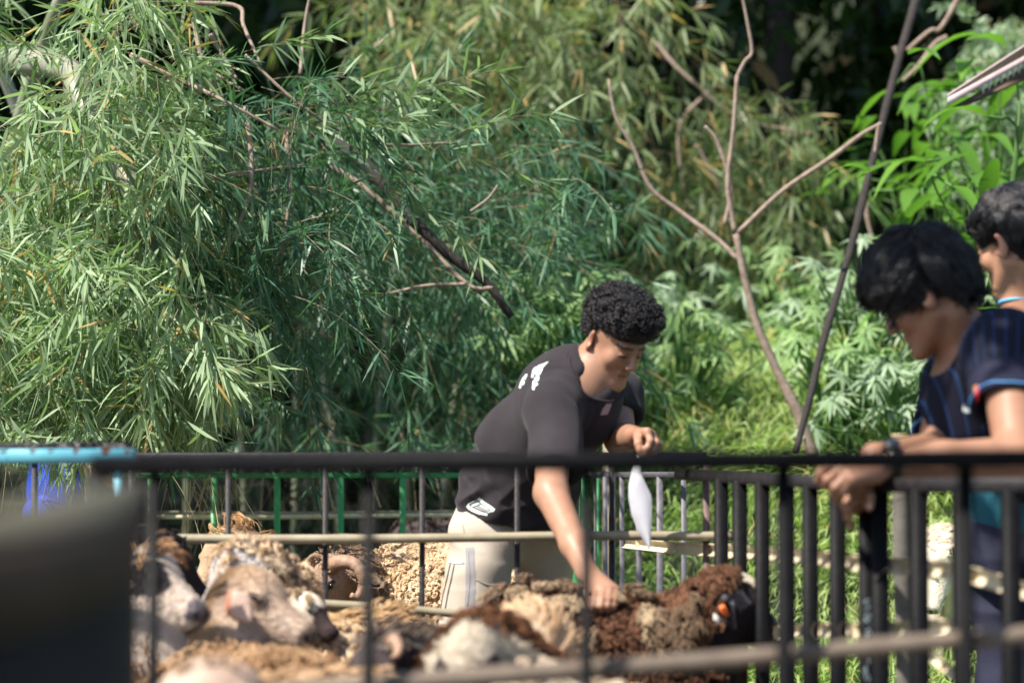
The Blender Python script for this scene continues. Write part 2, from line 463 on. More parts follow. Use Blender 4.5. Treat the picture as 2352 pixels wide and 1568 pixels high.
M['silver_leaf'] = leafmat('silvery_leaf', (.20, .29, .19), (.34, .44, .30), trans=.3, gloss=.5)
M['grass'] = leafmat('grass_blade', (.22, .33, .11), (.43, .50, .22), dry=(.5, .38, .2), trans=.4, gloss=.5)
M['dark_under'] = mat('leaf_litter', (.02, .03, .012), .95, vary=(.04, .05, .02), scale=4)

# paper lets some light through
_n = M['paper'].node_tree; _b = _n.nodes["Principled BSDF"]; _t = _n.nodes.new("ShaderNodeBsdfTranslucent"); _t.inputs[0].default_value = (.8, .8, .86, 1)
_m = _n.nodes.new("ShaderNodeMixShader"); _m.inputs[0].default_value = .45; _n.links.new(_b.outputs[0], _m.inputs[1]); _n.links.new(_t.outputs[0], _m.inputs[2]); _n.links.new(_m.outputs[0], _n.nodes['Material Output'].inputs[0])

# ------------------------------------------------------------------ ground
def sm(a, b, x):
    t = np.clip((x - a) / (b - a), 0, 1); return t * t * (3 - 2 * t)
def T(x, y):
    x = np.asarray(x, float); y = np.asarray(y, float)
    z = sm(7.0, 11.8, y) * 1.55 * sm(-.6, .9, x) + sm(13, 18, y) * .5 + sm(22, 42, y) * 17
    p = np.stack([x, y, 0 * x], -1)
    return z + vnoise(p, .45) * .07 * sm(7, 10, y) + vnoise(p, .12, 4) * .8 * sm(20, 30, y)
gx = np.concatenate([np.linspace(-90, -9, 28), np.linspace(-8.5, 10, 75), np.linspace(11, 90, 28)])
gy = np.concatenate([np.linspace(-40, -1, 10), np.linspace(0, 20, 81), np.linspace(20.7, 50, 42), np.linspace(55, 150, 12)])
GX, GY = np.meshgrid(gx, gy, indexing='ij')
V = np.stack([GX, GY, T(GX, GY)], -1).reshape(-1, 3)
idx = np.arange(len(V)).reshape(len(gx), len(gy))
Q = np.stack([idx[:-1, :-1], idx[1:, :-1], idx[1:, 1:], idx[:-1, 1:]], -1).reshape(-1, 4)
o = put('ground', V, Q, M['dark_under'], smooth=True, kind='structure')
# trodden pen floor 4 mm above
V = np.array([[-3, 2.6, .004], [2.2, 2.6, .004], [1.2, 7.4, .004], [-3, 7.4, .004]])
put('pen_floor', V, np.array([[0, 1, 2, 3]]), M['soil'], kind='structure')

# ------------------------------------------------------------------ fences
def bamboo_path(pts, n=40):
    return curve_pts(pts, n)
def bamboo_pole(name, pts, r, m, parent, node=.32, sides=10, seed=0, split=False, taper=.1, label=None):
    L = sum(np.linalg.norm(np.subtract(pts[i + 1], pts[i])) for i in range(len(pts) - 1))
    n = max(14, int(L / .035))
    p = curve_pts(pts, n)
    s = np.linspace(0, L, n); ph = (s / node + seed * .37) % 1
    bulge = np.exp(-((ph - .5) / .035) ** 2) * .13
    R = r * (1 - taper * s / L) * (1 + bulge) * (1 + .03 * np.sin(s * 3 + seed))
    p = p + vnoise3(p, 2.2, seed) * r * .18
    if not split:
        V, Q, Tt = tubes(p, R, sides)
        return put(name, V, [Tt, Q], m, parent, smooth=False, label=label)
    # half pipe, hollow side towards -y
    t = unit(np.gradient(p, axis=0)); back = np.array([0, 1., 0]); up = unit(np.cross(np.cross(t, np.array([0, 0, 1.])), t)); bk = unit(np.cross(t, up)); bk *= np.sign(bk @ back)[:, None]
    an = np.linspace(-1.45, 1.45, 9)
    V = []
    for rr in (1.0, .84):
        V.append(p[:, None, :] + (R * rr)[:, None, None] * (np.cos(an)[None, :, None] * bk[:, None, :] + np.sin(an)[None, :, None] * up[:, None, :]))
    V = np.concatenate(V, 1); k = 9; idx = np.arange(n * 18).reshape(n, 18)
    Q = []
    for j in range(8):
        Q.append(np.stack([idx[:-1, j], idx[1:, j], idx[1:, j + 1], idx[:-1, j + 1]], -1))
        Q.append(np.stack([idx[:-1, 9 + j + 1], idx[1:, 9 + j + 1], idx[1:, 9 + j], idx[:-1, 9 + j]], -1))
        Q.append(np.array([[idx[0, j], idx[0, j + 1], idx[0, 9 + j + 1], idx[0, 9 + j]], [idx[-1, j + 1], idx[-1, j], idx[-1, 9 + j], idx[-1, 9 + j + 1]]]))
    for j in (0, 8):
        Q.append(np.stack([idx[:-1, j], idx[:-1, 9 + j], idx[1:, 9 + j], idx[1:, j]], -1))
    g = Geo(); g.add(V.reshape(-1, 3), Q=np.concatenate(Q))
    for i in np.where((ph[1:] > .5) & (ph[:-1] <= .5))[0]:
        q = i + 1
        c = p[q]; ring = [c + R[q] * .9 * (np.cos(a) * bk[q] + np.sin(a) * up[q]) for a in an]
        g.add([c] + ring + [v + t[q] * .004 for v in [c] + ring], T=[[0, j + 1, j + 2] for j in range(8)] + [[10, 10 + j + 2, 10 + j + 1] for j in range(8)])
    return g.put(name, m, parent, label=label)
def wire_loop(name, c, rx, rz, parent, r=.0008, tilt=.2):
    a = np.linspace(0, 2 * math.pi, 15)
    p = np.stack([c[0] + rx * np.cos(a) + tilt * rz * np.sin(a) * .5, c[1] + rx * .9 * np.sin(a), c[2] + rz * np.sin(a) + .2 * rx * np.cos(a)], -1)
    V, Q, Tt = tubes(p, np.full(15, r), 4, caps=False); put(name, V, Q, M['wire'], parent)
def bar(parent, px, D, wpx_m, ytop, zbot=0.0, m=None, name='bar', depth=None, ybot=None):
    a = P(px, ytop, D); b = np.array([a[0], D, zbot if ybot is None else P(px, ybot, D)[2]])
    g = Geo(); g.bar(a, b, wpx_m, depth or wpx_m, up=(0, 1, 0))
    return g.put(name, m, parent, origin=(a + b) / 2)

# front fence, nearest
f1 = thing('metal_fence', P(1300, 1060, 3.4) * [1, 1, 0], 'near black metal railing with wide gaps, crossing the whole picture', 'fence')
g = Geo(); g.bar(P(214, 1069, 3.4), P(2560, 1051, 3.37), .0285, .0285); g.put('top_rail', M['black'], f1)
for x, yt in ((355, 1080), (848, 1077), (1347, 1074), (1799, 1070), (2217, 1068)):
    bar(f1, x, 3.4, .018 if x < 1500 else .0215, yt, m=M['black'])
g = Geo(); a = P(214, 1500, 3.4); b = P(2560, 1500, 3.4); a[2] = b[2] = .06; g.bar(a, b, .02, .02); g.put('bottom_rail', M['black'], f1)
g = Geo(); a = P(224, 1085, 3.4); g.bar(a, [a[0], a[1], 0], .028, .028, up=(0, 1, 0)); g.put('end_post', M['black'], f1)
bamboo_pole('bamboo_pole', [P(620, 1592, 3.44), P(1350, 1534, 3.44), P(1900, 1494, 3.44), P(2480, 1448, 3.44)], .0158, M['bamboo_old'], f1, seed=2, label='greyish brown bamboo pole lashed behind the bars')

# second fence, the standing man leans over it
f2 = thing('metal_fence', P(900, 1060, 6.0) * [1, 1, 0], 'thin barred black fence with bamboo lashed across, behind the front sheep', 'fence')
g = Geo(); g.bar(P(-260, 1051, 6.0), P(1622, 1049, 6.0), .028, .028); g.put('top_rail', M['black_worn'], f2)
for x in (-160, 80, 302, 525, 748, 970, 1188, 1405):
    bar(f2, x, 6.0, .0145, 1056, m=M['black_worn'])
bar(f2, 1622, 6.0, .018, 1056, m=mat('brown_rusty_paint', (.06, .035, .03), .6, vary=(.16, .10, .08), scale=40), name='end_post')
g = Geo(); a = P(-260, 1500, 6.0); b = P(1622, 1500, 6.0); a[2] = b[2] = .08; g.bar(a, b, .02, .02); g.put('bottom_rail', M['black_worn'], f2)
bamboo_pole('bamboo_pole', [P(-120, 1241, 5.975), P(420, 1238, 5.97), P(900, 1236, 5.975), P(1300, 1231, 5.97), P(1692, 1233, 5.975)], .0135, M['bamboo_dry'], f2, seed=1, node=.42)
bamboo_pole('bamboo_pole', [P(715, 1386, 5.975), P(900, 1396, 5.975), P(1100, 1412, 5.975)], .0125, M['bamboo_dry'], f2, seed=4, node=.42)
for x in (525, 748, 970, 1188, 1405): wire_loop('wire_tie', P(x, 1236, 5.985), .011, .018, f2)
for x in (748, 970): wire_loop('wire_tie', P(x, 1393, 5.985), .011, .017, f2)

# right side fence that turns a corner under the resting hands
f3 = thing('metal_fence', P(1800, 1100, 5.2) * [1, 1, 0], 'black metal fence of wide upright bars at right, scratched paint on its rail', 'fence')
def DA(x): return 1 / np.interp(x, [1600, 1985], [1 / 5.95, 1 / 4.72])
g = Geo(); g.bar(P(1560, 1089, float(DA(1585)) + .2), P(1984, 1113, 4.72), .028, .028); g.put('side_rail', M['black_worn'], f3)
g = Geo(); g.bar(P(1972, 1114, 4.72), P(2480, 1113, 4.3), .03, .03); g.put('top_rail', M['black_worn'], f3)
def yA(x): return np.interp(x, [1600, 1975, 2400], [1095, 1122, 1124])
for x in (1656, 1699, 1750, 1806, 1860, 1923, 1990): bar(f3, x, float(DA(x)), .034, float(yA(x)), m=M['black'])
for x, d in ((2020, 4.68), (2110, 4.6), (2208, 4.5), (2321, 4.42), (2430, 4.34)): bar(f3, x, d, .034, 1124, m=M['black'])
sl = [P(1425, 1246, 7.2), P(1581, 1260, 6.2), P(1722, 1268, 5.62), P(1840, 1279, 5.22), P(1970, 1294, 4.84), P(2062, 1300, 4.74), P(2129, 1301, 4.68)]
bamboo_pole('bamboo_slat', sl, .0175, M['bamboo_pale'], f3, seed=3, split=True, node=.21, taper=0)
bamboo_pole('bamboo_slat', [P(2105, 1300, 4.70), P(2188, 1309, 4.62), P(2265, 1329, 4.55), P(2400, 1372, 4.42)], .0185, M['bamboo_pale'], f3, seed=5, split=True, node=.26, taper=0)
bamboo_pole('bamboo_slat', [P(1648, 1481, 5.9), P(1750, 1457, 5.5), P(1860, 1447, 5.14), P(1990, 1444, 4.80), P(2100, 1441, 4.72), P(2180, 1437, 4.66)], .0165, M['bamboo_pale'], f3, seed=8, split=True, node=.2, taper=0)
bamboo_pole('bamboo_slat', [P(2128, 1500, 4.72), P(2215, 1572, 4.6)], .012, M['bamboo_pale'], f3, seed=9, split=True, node=.3, taper=0)
for x in (1699, 1750, 1806, 1860, 1923, 1990): wire_loop('wire_tie', P(x + 16, float(np.interp(x, [1699, 1990], [1267, 1296])), float(DA(x)) + .012), .012, .017, f3)
for x, y in ((2036, 1298), (2126, 1303), (1876, 1447), (1939, 1446), (2036, 1444), (2126, 1441)): wire_loop('wire_tie', P(x, y, 4.72 if x > 1990 else float(DA(x)) + .012), .011, .017, f3)
# chalk scrawl on one bar
yf = float(DA(1990)) - .0188
def chalk(zs):
    p = [P((2400 + x / 4.31) / 1.265, (1620 + y / 4.31) / 1.265, yf) for x, y in zs]
    p = curve_pts(p, 16); V, Q, Tt = tubes(p, np.full(16, .0009), 4); put('chalk_letter', V, [Tt, Q], mchalk, f3)
mchalk = mat('chalk', (.32, .42, .46), .9)
chalk([(545, 520), (480, 550), (520, 580), (548, 610), (500, 655)])
chalk([(470, 805), (540, 755), (565, 715), (520, 705), (490, 745), (520, 800), (570, 835)])
chalk([(520, 1012), (515, 915), (545, 885), (562, 925), (545, 950), (520, 960)])
chalk([(500, 1360), (482, 1440), (520, 1530), (548, 1505), (510, 1440), (500, 1365)])
chalk([(540, 1255), (536, 1330)])
# stray wires
for pts in ([P(2003, 1161, 4.68), P(2050, 1150, 4.74), P(2092, 1142, 4.85)], [P(2008, 1330, 4.66), P(2030, 1310, 4.66), P(2045, 1306, 4.66)]):
    p = curve_pts(pts, 8); V, Q, Tt = tubes(p, np.full(8, .0013), 4); put('loose_wire', V, [Tt, Q], M['wire'], f3)

# back right fence beyond the second fence
f4 = thing('metal_fence', P(1450, 1090, 8.1) * [1, 1, 0], 'greyish purple barred fence behind the dangling paper', 'fence')
g = Geo(); g.bar(P(1345, 1090, 8.3), P(1600, 1089, 8.0), .022, .022); g.put('top_rail', M['grey_bar'], f4)
for x, d, ww in ((1366, 8.3, .010), (1390, 8.2, .017), (1406, 8.2, .021), (1428, 8.2, .018), (1467, 8.2, .021), (1515, 8.1, .023), (1570, 8.1, .018)):
    bar(f4, x, d, ww, 1094, m=M['grey_bar'])

# green fence at the back of the pen
f5 = thing('metal_fence', P(800, 1090, 8.7) * [1, 1, 0], 'bright green painted metal fence with pale poles tied behind it', 'fence')
g = Geo(); g.bar(P(250, 1090, 8.7), P(1345, 1090, 8.7), .022, .022); g.put('top_rail', M['green'], f5)
g = Geo(); g.bar(P(250, 1307, 8.7), P(1345, 1307, 8.7), .024, .024); g.put('bottom_rail', M['green'], f5)
for x in (347, 492, 637, 783, 925, 1068, 1200):
    bar(f5, x, 8.7, .0225, 1094, m=M['green'], zbot=0, name='post')
bar(f5, 1324, 8.7, .030, 1088, m=M['green'], zbot=0, name='post'); bar(f5, 1342, 8.9, .018, 1088, m=M['green'], zbot=0, name='post'); bar(f5, 1373, 8.5, .009, 1094, m=M['green'], zbot=0, name='post')
bamboo_pole('bamboo_pole', [P(340, 1186, 8.75), P(640, 1187, 8.755), P(900, 1183, 8.755), P(1180, 1180, 8.75)], .0095, M['bamboo_pale'], f5, seed=6, node=.5)
bamboo_pole('bamboo_pole', [P(340, 1178, 8.78), P(700, 1179, 8.78), P(1180, 1173, 8.78)], .009, M['bamboo_dry'], f5, seed=7, node=.5)

# pale post behind the left forearm, round post at right, board stub at left
po = thing('wooden_post', P(1397, 1100, 8.7) * [1, 1, 0], 'pale beige upright post rising behind the pinching hand', 'post')
g = Geo(); a = P(1397, 930, 8.7); g.tubes([a, [a[0], a[1], .5], [a[0], a[1], 0]], [[.021, .023, .024]], 8); g.put('post_shaft', M['bamboo_dry'], po)
po = thing('wooden_post', P(2067, 1100, 5.05) * [1, 1, 0], 'weathered grey round post with a pale sawn top, behind the right fence', 'post')
a = P(2066, 1003, 5.05); g = Geo()
zz = np.linspace(a[2], 0, 26); pp = np.stack([np.full(26, a[0]), np.full(26, a[1]), zz], -1); pp[:, 0] += (a[2] - zz) * .012
g.tubes(pp, .0185 * (1 + .04 * np.sin(zz * 9)), 12); g.put('post_shaft', M['wood'], po, smooth=False)
g = Geo(); g.tubes([a + [0, 0, .001], a + [0, 0, .006]], [[.0195, .0175]], 12); g.put('sawn_top', M['wood_end'], po)
bd = thing('wooden_board', P(320, 1211, 6.1), 'short rough plank end with a dark knot, beside the black sheep', 'board')
g = Geo(); g.bar(P(180, 1213, 6.12), P(338, 1211, 6.1), .03, .02); g.put('plank', M['bamboo_dry'], bd)

# turquoise rail at left with a black angle bar lying on it
f6 = thing('metal_fence', P(150, 1047, 4.9) * [1, 1, 0], 'turquoise metal rail with rust patches at the left edge', 'fence')
g = Geo(); g.bar(P(-200, 1047, 4.95), P(308, 1046, 4.85), .029, .029); g.put('top_rail', M['cyan'], f6)
for i, (x, ww, h) in enumerate(((18, 34, 5), (80, 22, 8), (122, 20, 6), (178, 18, 12), (250, 32, 9), (296, 20, 7), (225, 10, 4), (20, 12, 5), (150, 9, 4))):
    y = 1036 if i < 6 else 1052
    r = np.random.default_rng(i); an = np.linspace(0, 2 * math.pi, 11)[:-1]
    D = 4.9 - .0152
    pts = PA(x + ww / 2 * np.cos(an) * (1 + .35 * r.random(10)), y + h / 2 * np.sin(an) * (1 + .6 * r.random(10)), np.interp(x, [-200, 308], [4.95, 4.85]) - .0152)
    pc = pts.mean(0); V = np.concatenate([[pc - [0, .0006, 0]], pts, [pc]]); Tt = [[0, 1 + (j + 1) % 10, 1 + j] for j in range(10)]
    put('rust_patch', V, np.array(Tt), M['rust'], f6)
bar(f6, 271, 4.87, .014, 1058, m=M['cyan'], name='post'); bar(f6, -60, 4.9, .014, 1058, m=M['cyan'], name='post')
ab = thing('angle_bar', P(150, 1020, 4.95), 'black flaking angle iron lying along the turquoise rail', 'metal bar')
g = Geo(); g.bar(P(-200, 1031, 5.06), P(300, 1021, 4.97), .018, .003, up=(0, 1, 0)); g.bar(P(-200, 1023, 5.08), P(300, 1013, 4.99), .003, .02, up=(0, 1, 0)); g.put('iron_angle', M['black_worn'], ab)
r = np.random.default_rng(4)
g = Geo()
for i in range(42):
    x = r.uniform(60, 299); y = np.interp(x, [-200, 300], [1031, 1021]) + r.uniform(-6, 6)
    g.box(P(x, y, float(np.interp(x, [-200, 300], [5.06, 4.97])) - .0025), (r.uniform(.0008, .003), .0006, r.uniform(.0006, .0018)))
g.put('paint_flakes', mat('pale_flakes', (.4, .38, .37), .9), ab)

# near out-of-focus timber and post at lower left
tr = thing('mossy_timber', P(150, 1180, 1.3), 'out of focus mossy timber beam at the lower left corner', 'beam')
DW = mat('dark_rotten_wood', (.045, .027, .018), .9, vary=(.085, .052, .034), scale=8, bump=.003, bscale=40)
ztop = EYE - .055
pl0 = np.array([(-.30, 1.08), (-.262, 1.30), (-.252, 1.47), (-.33, 2.03), (-.414, 2.6), (-.372, 2.0), (-.348, 1.55), (-.62, 1.30), (-.62, .95)])
def prism(poly, z0, z1, wob=0):
    n = len(poly); c = poly.mean(0); V = [(x, y, z1 + wob * math.sin(x * 90 + y * 60)) for x, y in poly] + [(x, y, z0) for x, y in poly]
    V += [(-.34, 1.42, z1), (-.34, 1.42, z0)]
    return np.array(V), [[i, n + i, n + (i + 1) % n, (i + 1) % n] for i in range(n)], [[2 * n, i, (i + 1) % n] for i in range(n)] + [[2 * n + 1, n + (i + 1) % n, n + i] for i in range(n)]
V, Q, Tt = prism(pl0, ztop - .05, ztop - .001); g = Geo(); g.add(V, Tt, Q); g.put('beam', DW, tr)
cen = pl0.mean(0)
V, Q, Tt = prism(cen + (pl0 - cen) * .985, ztop + .0005, ztop + .006, .002); g = Geo(); g.add(V, Tt, Q); g.put('moss_cover', M['moss'], tr)
V, Q, Tt = prism(cen + (pl0 - cen) * .96, 0, ztop - .052); g = Geo(); g.add(V, Tt, Q); g.put('board_panel', mat('near_black_board', (.008, .005, .004), .9, vary=(.016, .010, .007), scale=6), tr)  # near-black brown panel under the beam

# shed roof corner at upper right
rf = thing('shed_roof', P(2260, 190, 9.0), 'corner of a pinkish shed roof with jagged white trim, upper right', 'roof')
A = P(2176, 224, 8.6); B = P(2420, 92, 9.6)
d = unit(B - A); back = unit(np.array([.75, .65, .50]))
g = Geo(); dn = np.array([0, 0, -1.])
def pl(c0, c1, c2, c3, th, nn):
    V = [*map(np.array, (c0, c1, c2, c3))]; V = V + [v + nn * th for v in V]
    return V, [[0, 1, 2, 3], [7, 6, 5, 4], [0, 4, 5, 1], [1, 5, 6, 2], [2, 6, 7, 3], [3, 7, 4, 0]]
B2 = A + d * 4.0
V, Q = pl(A, B2, B2 + back * 3, A + back * 3, .012, np.array([0, 0, 1.])); g = Geo(); g.add(V, Q=Q); g.put('roof_sheet', M['roof_sheet'], rf)
V, Q = pl(A + dn * .002, B2 + dn * .002, B2 + dn * .03, A + dn * .03, .015, np.array([0, -1., 0])); g = Geo(); g.add(V, Q=Q); g.put('fascia', M['fascia'], rf)
a2 = A + dn * .035 + np.array([.02, .01, 0]); b2 = B2 + dn * .035 + np.array([.02, .01, 0])
V, Q = pl(a2, b2, b2 + dn * .22 + back * .2, a2 + dn * .03 + back * .1, .012, np.array([0, 1., 0])); g = Geo(); g.add(V, Q=Q); g.put('soffit', M['soffit'], rf)
for i in range(26):
    c = A + d * (.34 + i * .07) + np.array([0, -.03, -.020])
    V = [c, c + d * .064, c + d * .026 + dn * .055]; V = V + [v + np.array([0, -.006, 0]) for v in V]
    put('trim_tooth', V, [np.array([[0, 1, 2], [5, 4, 3]]), np.array([[0, 3, 4, 1], [1, 4, 5, 2], [2, 5, 3, 0]])], M['tooth'], rf)
g = Geo(); a = A + d * 2.2 + back * .3; g.bar(a, [a[0], a[1], .9], .09, .09, up=(0, 1, 0)); g.put('roof_post', M['wood'], rf)

# ------------------------------------------------------------------ leaves
def leaves(b, d, nrm, L, W, droop=.15):
    """lanceolate leaves: 6 verts, 4 triangles each"""
    b = np.asarray(b, float); n = len(b); d = unit(d)
    s = unit(np.cross(d, nrm)); u = np.cross(s, d)
    L = np.broadcast_to(L, (n,))[:, None]; W = np.broadcast_to(W, (n,))[:, None]
    dz = np.array([0, 0, -1.])
    def at(t): return b + d * L * t + dz * L * droop * t * t
    V = np.stack([b, at(.28) + s * W * .5, at(.28) - s * W * .5 , at(.66) + s * W * .40 - u * W * .08, at(.66) - s * W * .40 - u * W * .08, at(1.0)], 1)
    o = (np.arange(n) * 6)[:, None]
    Tt = np.concatenate([o + [0, 1, 2], o + [3, 5, 4]], 0); Q = o + [1, 3, 4, 2]
    return V.reshape(-1, 3), Tt, Q
def leaf_obj(name, b, d, nrm, L, W, m, parent, tint, droop=.15, kind='stuff'):
    V, Tt, Q = leaves(b, d, nrm, L, W, droop)
    return put(name, V, [Tt, Q], m, parent, attrs={'tint': np.repeat(tint, 6)}, kind=kind)
def rdir(n, r):
    v = r.normal(size=(n, 3)); return unit(v)
def sprays(O, Dm, Ls, nodes, k, seed, Lr=(.08, .14), Wr=(.007, .011), droop=.35, spread=.9, down=.35, tip=True):
    """M drooping twigs with fans of leaves at their nodes"""
    r = np.random.default_rng(seed); M_ = len(O); O = np.asarray(O, float); Dm = unit(Dm)
    Ls = np.broadcast_to(Ls, (M_,)).astype(float)
    K = 9; tt = np.linspace(0, 1, K)
    side = rdir(M_, r) * .12
    path = O[:, None] + Dm[:, None] * (Ls[:, None] * tt)[..., None] + side[:, None] * (Ls[:, None] * tt * (1 - tt) * 2)[..., None]
    path[..., 2] -= droop * Ls[:, None] * tt ** 2
    tn = np.linspace(.25, 1, nodes)
    B = []; Dd = []
    for j in range(nodes):
        i0 = min(int(tn[j] * (K - 1)), K - 2); f = tn[j] * (K - 1) - i0
        p = path[:, i0] * (1 - f) + path[:, i0 + 1] * f
        tg = unit(path[:, i0 + 1] - path[:, i0])
        kk = k + (2 if j == nodes - 1 else 0)
        for q in range(kk):
            v = rdir(M_, r); v = v - tg * (v * tg).sum(1, keepdims=True); v = unit(v)
            a = r.uniform(.25, spread, (M_, 1)); v[:, 2] -= down * r.uniform(.3, 1.5, M_)
            B.append(p + r.normal(size=(M_, 3)) * .006); Dd.append(unit(tg * (1.1 - a) + v * a))
    B = np.concatenate(B); Dd = np.concatenate(Dd); n = len(B)
    nr = rdir(n, r); nr[:, 2] = np.abs(nr[:, 2]) + .5
    L = r.uniform(*Lr, n); W = r.uniform(*Wr, n) 
    return path, B, Dd, nr, L, W
def region(n, xs, ys, Ds, r, f=None):
    px = r.uniform(*xs, n); py = r.uniform(*ys, n); D = r.uniform(*Ds, n)
    if f is not None:
        m = f(px, py, r.random(n)); px, py, D = px[m], py[m], D[m]
    return px, py, D
def bamboo_cluster(parent, px, py, D, m, seed, Ls=(.22, .5), nodes=4, k=5, dirbias=(0.15, -.25, -.25), Lr=(.08, .14), Wr=(.007, .011), droop=.35, tw=.0016, dryf=.05, tlo=0, thi=.9, down=.35, keep=None):
    r = np.random.default_rng(seed); O = PA(px, py, D); n = len(O)
    Dm = rdir(n, r) * .8 + np.array(dirbias)
    Lg = r.uniform(*Ls, n)
    path, B, Dd, nr, L, W = sprays(O, Dm, Lg, nodes, k, seed + 1, Lr, Wr, droop, down=down)
    if keep is not None:
        kk_ = keep(B + Dd * L[:, None] * .7); B, Dd, nr, L, W = B[kk_], Dd[kk_], nr[kk_], L[kk_], W[kk_]
    tint = np.clip(r.normal((tlo + thi) / 2, (thi - tlo) / 4, len(B)), tlo, .9)
    tint[r.random(len(B)) < dryf] = 1.0
    R = np.linspace(tw, tw * .5, 9)[None].repeat(n, 0)
    V, Q, Tt = tubes(path, R, 3, caps=False)
    put('twigs', V, Q, M['twig'], parent, kind='stuff')
    return leaf_obj('foliage', B, Dd, nr, L, W, m, parent, tint)
def branch(name, parent, pts, r0, r1, m, n=24, wob=.3, seed=0, sides=8, nodes=0, label=None):
    p = curve_pts(pts, n); R = np.linspace(r0, r1, n)
    p = p + vnoise3(p, 3.0, seed) * R[:, None] * wob
    if nodes:
        s = np.concatenate([[0], np.cumsum(np.linalg.norm(np.diff(p, axis=0), axis=1))]); R = R * (1 + .15 * np.exp(-(((s / nodes) % 1 - .5) / .06) ** 2))
    else: R = R * (1 + .14 * vnoise(p, 9, seed))
    V, Q, Tt = tubes(p, R, sides); return put(name, V, [Tt, Q], m, parent, smooth=True, label=label)

# ---- near bamboo at the left (in focus)
bA = thing('bamboo_clump', P(100, 900, 9.2) * [1, 1, 0], 'sunlit bamboo clump drooping thick pale green leaves over the left rail', 'bamboo')
for i, (pts, r0, r1) in enumerate((
    ([P(-60, 1500, 9.4), P(-40, 900, 9.3), P(40, 300, 8.9), P(240, -250, 8.4)], .035, .028),
    ([P(120, 1600, 9.6), P(160, 1000, 9.5), P(120, 500, 9.3), P(-100, -100, 9)], .032, .024),
    ([P(-300, 120, 8.6), P(120, 150, 8.0), P(189, 237, 7.8), P(304, 425, 7.6), P(330, 520, 7.6)], .05, .04),
    ([P(330, 520, 7.6), P(350, 640, 7.8), P(380, 760, 8.1), P(390, 860, 8.4)], .04, .02),
    ([P(-50, 600, 8.2), P(60, 560, 7.9), P(250, 600, 7.7), P(520, 800, 7.6)], .014, .006))):
    branch('culm', bA, pts, r0, r1, M['culm'], nodes=.36, seed=i, wob=.1, n=34)
for i, pts in enumerate((
    [P(300, 130, 7.6), P(420, 190, 7.5), P(520, 235, 7.4), P(640, 300, 7.4)],
    [P(430, 5, 8), P(545, 14, 8), P(560, 60, 7.9), P(600, 150, 7.8)],
    [P(445, 45, 7.9), P(460, 130, 7.8), P(475, 160, 7.8), P(560, 210, 7.7)],
    [P(485, 78, 7.8), P(510, 120, 7.8), P(545, 180, 7.7)],
    [P(560, 250, 7.7), P(575, 420, 7.6), P(530, 560, 7.6)],
    [P(655, 300, 7.9), P(665, 460, 7.8), P(640, 640, 7.8)],
    [P(430, 430, 7.6), P(520, 400, 7.6), P(700, 380, 7.9)],
    [P(690, 170, 8.4), P(700, 60, 8.5), P(720, -40, 8.5)],
    [P(560, 130, 7.8), P(700, 250, 7.8), P(860, 330, 8.0), P(1050, 330, 8.2)])):
    branch('branch', bA, pts, .010 if i < 6 else .007, .005, M['bark'], seed=20 + i, n=18, wob=.9, sides=6)
r = np.random.default_rng(11)
def gaps(px, py, f=130.0, s=0): return vnoise(np.stack([px / f, py / f, 0 * px + s], -1), 1.0)
def fA(px, py, u):
    edge = 430 + 150 * np.sin(py / 160.0 + .6) * .5 + np.where(py > 600, (py - 600) * .12, 0) + np.where(py < 230, -40, 0)
    dens = np.clip((edge - px) / 90, 0, 1)
    hole = (((px - 40) / 190) ** 2 + ((py - 40) / 200) ** 2 < 1) | (((px - 50) / 75) ** 2 + ((py - 640) / 60) ** 2 < 1)
    return (u < dens) & (~hole | (u < .06)) & (gaps(px, py, 110, 1) > -.25)
px, py, D = region(1150, (-170, 620), (-120, 985), (7.2, 8.6), r, fA)
low = lambda b: (b[:, 2] > EYE - .010 * b[:, 1])
bamboo_cluster(bA, px, py, D, M['bamboo_leaf'], 31, nodes=4, k=5, Lr=(.09, .155), Wr=(.009, .013), keep=low, dryf=.05, tlo=.15, thi=.95, down=.5)
px, py, D = region(420, (-60, 470), (480, 975), (6.95, 7.6), r, lambda x, y, u: (u < (y - 350) / 500) & (gaps(x, y, 90, 3) > -.15))
bamboo_cluster(bA, px, py, D, M['bamboo_leaf'], 33, Ls=(.1, .28), nodes=4, k=6, Lr=(.09, .155), Wr=(.009, .013), keep=low, dirbias=(.1, -.1, -.35), dryf=.04, tlo=.4, thi=.95, down=.6)
# long side sprays reaching right
px, py, D = np.array([760, 900, 640, 820, 700, 560, 600, 520, 740, 980, 860.]), np.array([245, 330, 300, 400, 190, 120, 200, 500, 330, 360, 260.]), np.full(11, 7.9)
bamboo_cluster(bA, px, py, D, M['bamboo_leaf'], 35, Ls=(.35, .6), nodes=6, k=5, dirbias=(1.6, -.2, .0), droop=.22, dryf=.0, tlo=0, thi=.7, Lr=(.10, .16), Wr=(.010, .014))
px, py, D = region(120, (380, 760), (180, 760), (7.5, 8.3), r)
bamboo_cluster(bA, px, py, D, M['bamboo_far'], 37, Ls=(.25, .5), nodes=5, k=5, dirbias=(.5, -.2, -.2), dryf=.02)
# hanging tips under the turquoise rail
px = np.array([120, 150, 170, 105, 185.]); py = np.array([1030, 1040, 1045, 1025, 1035.])
bamboo_cluster(bA, px, py, np.full(5, 7.0), M['bamboo_leaf'], 39, Ls=(.02, .05), nodes=2, k=4, dirbias=(0, 0, -1.5), Lr=(.07, .11), tlo=.6, down=1.4, dryf=0)
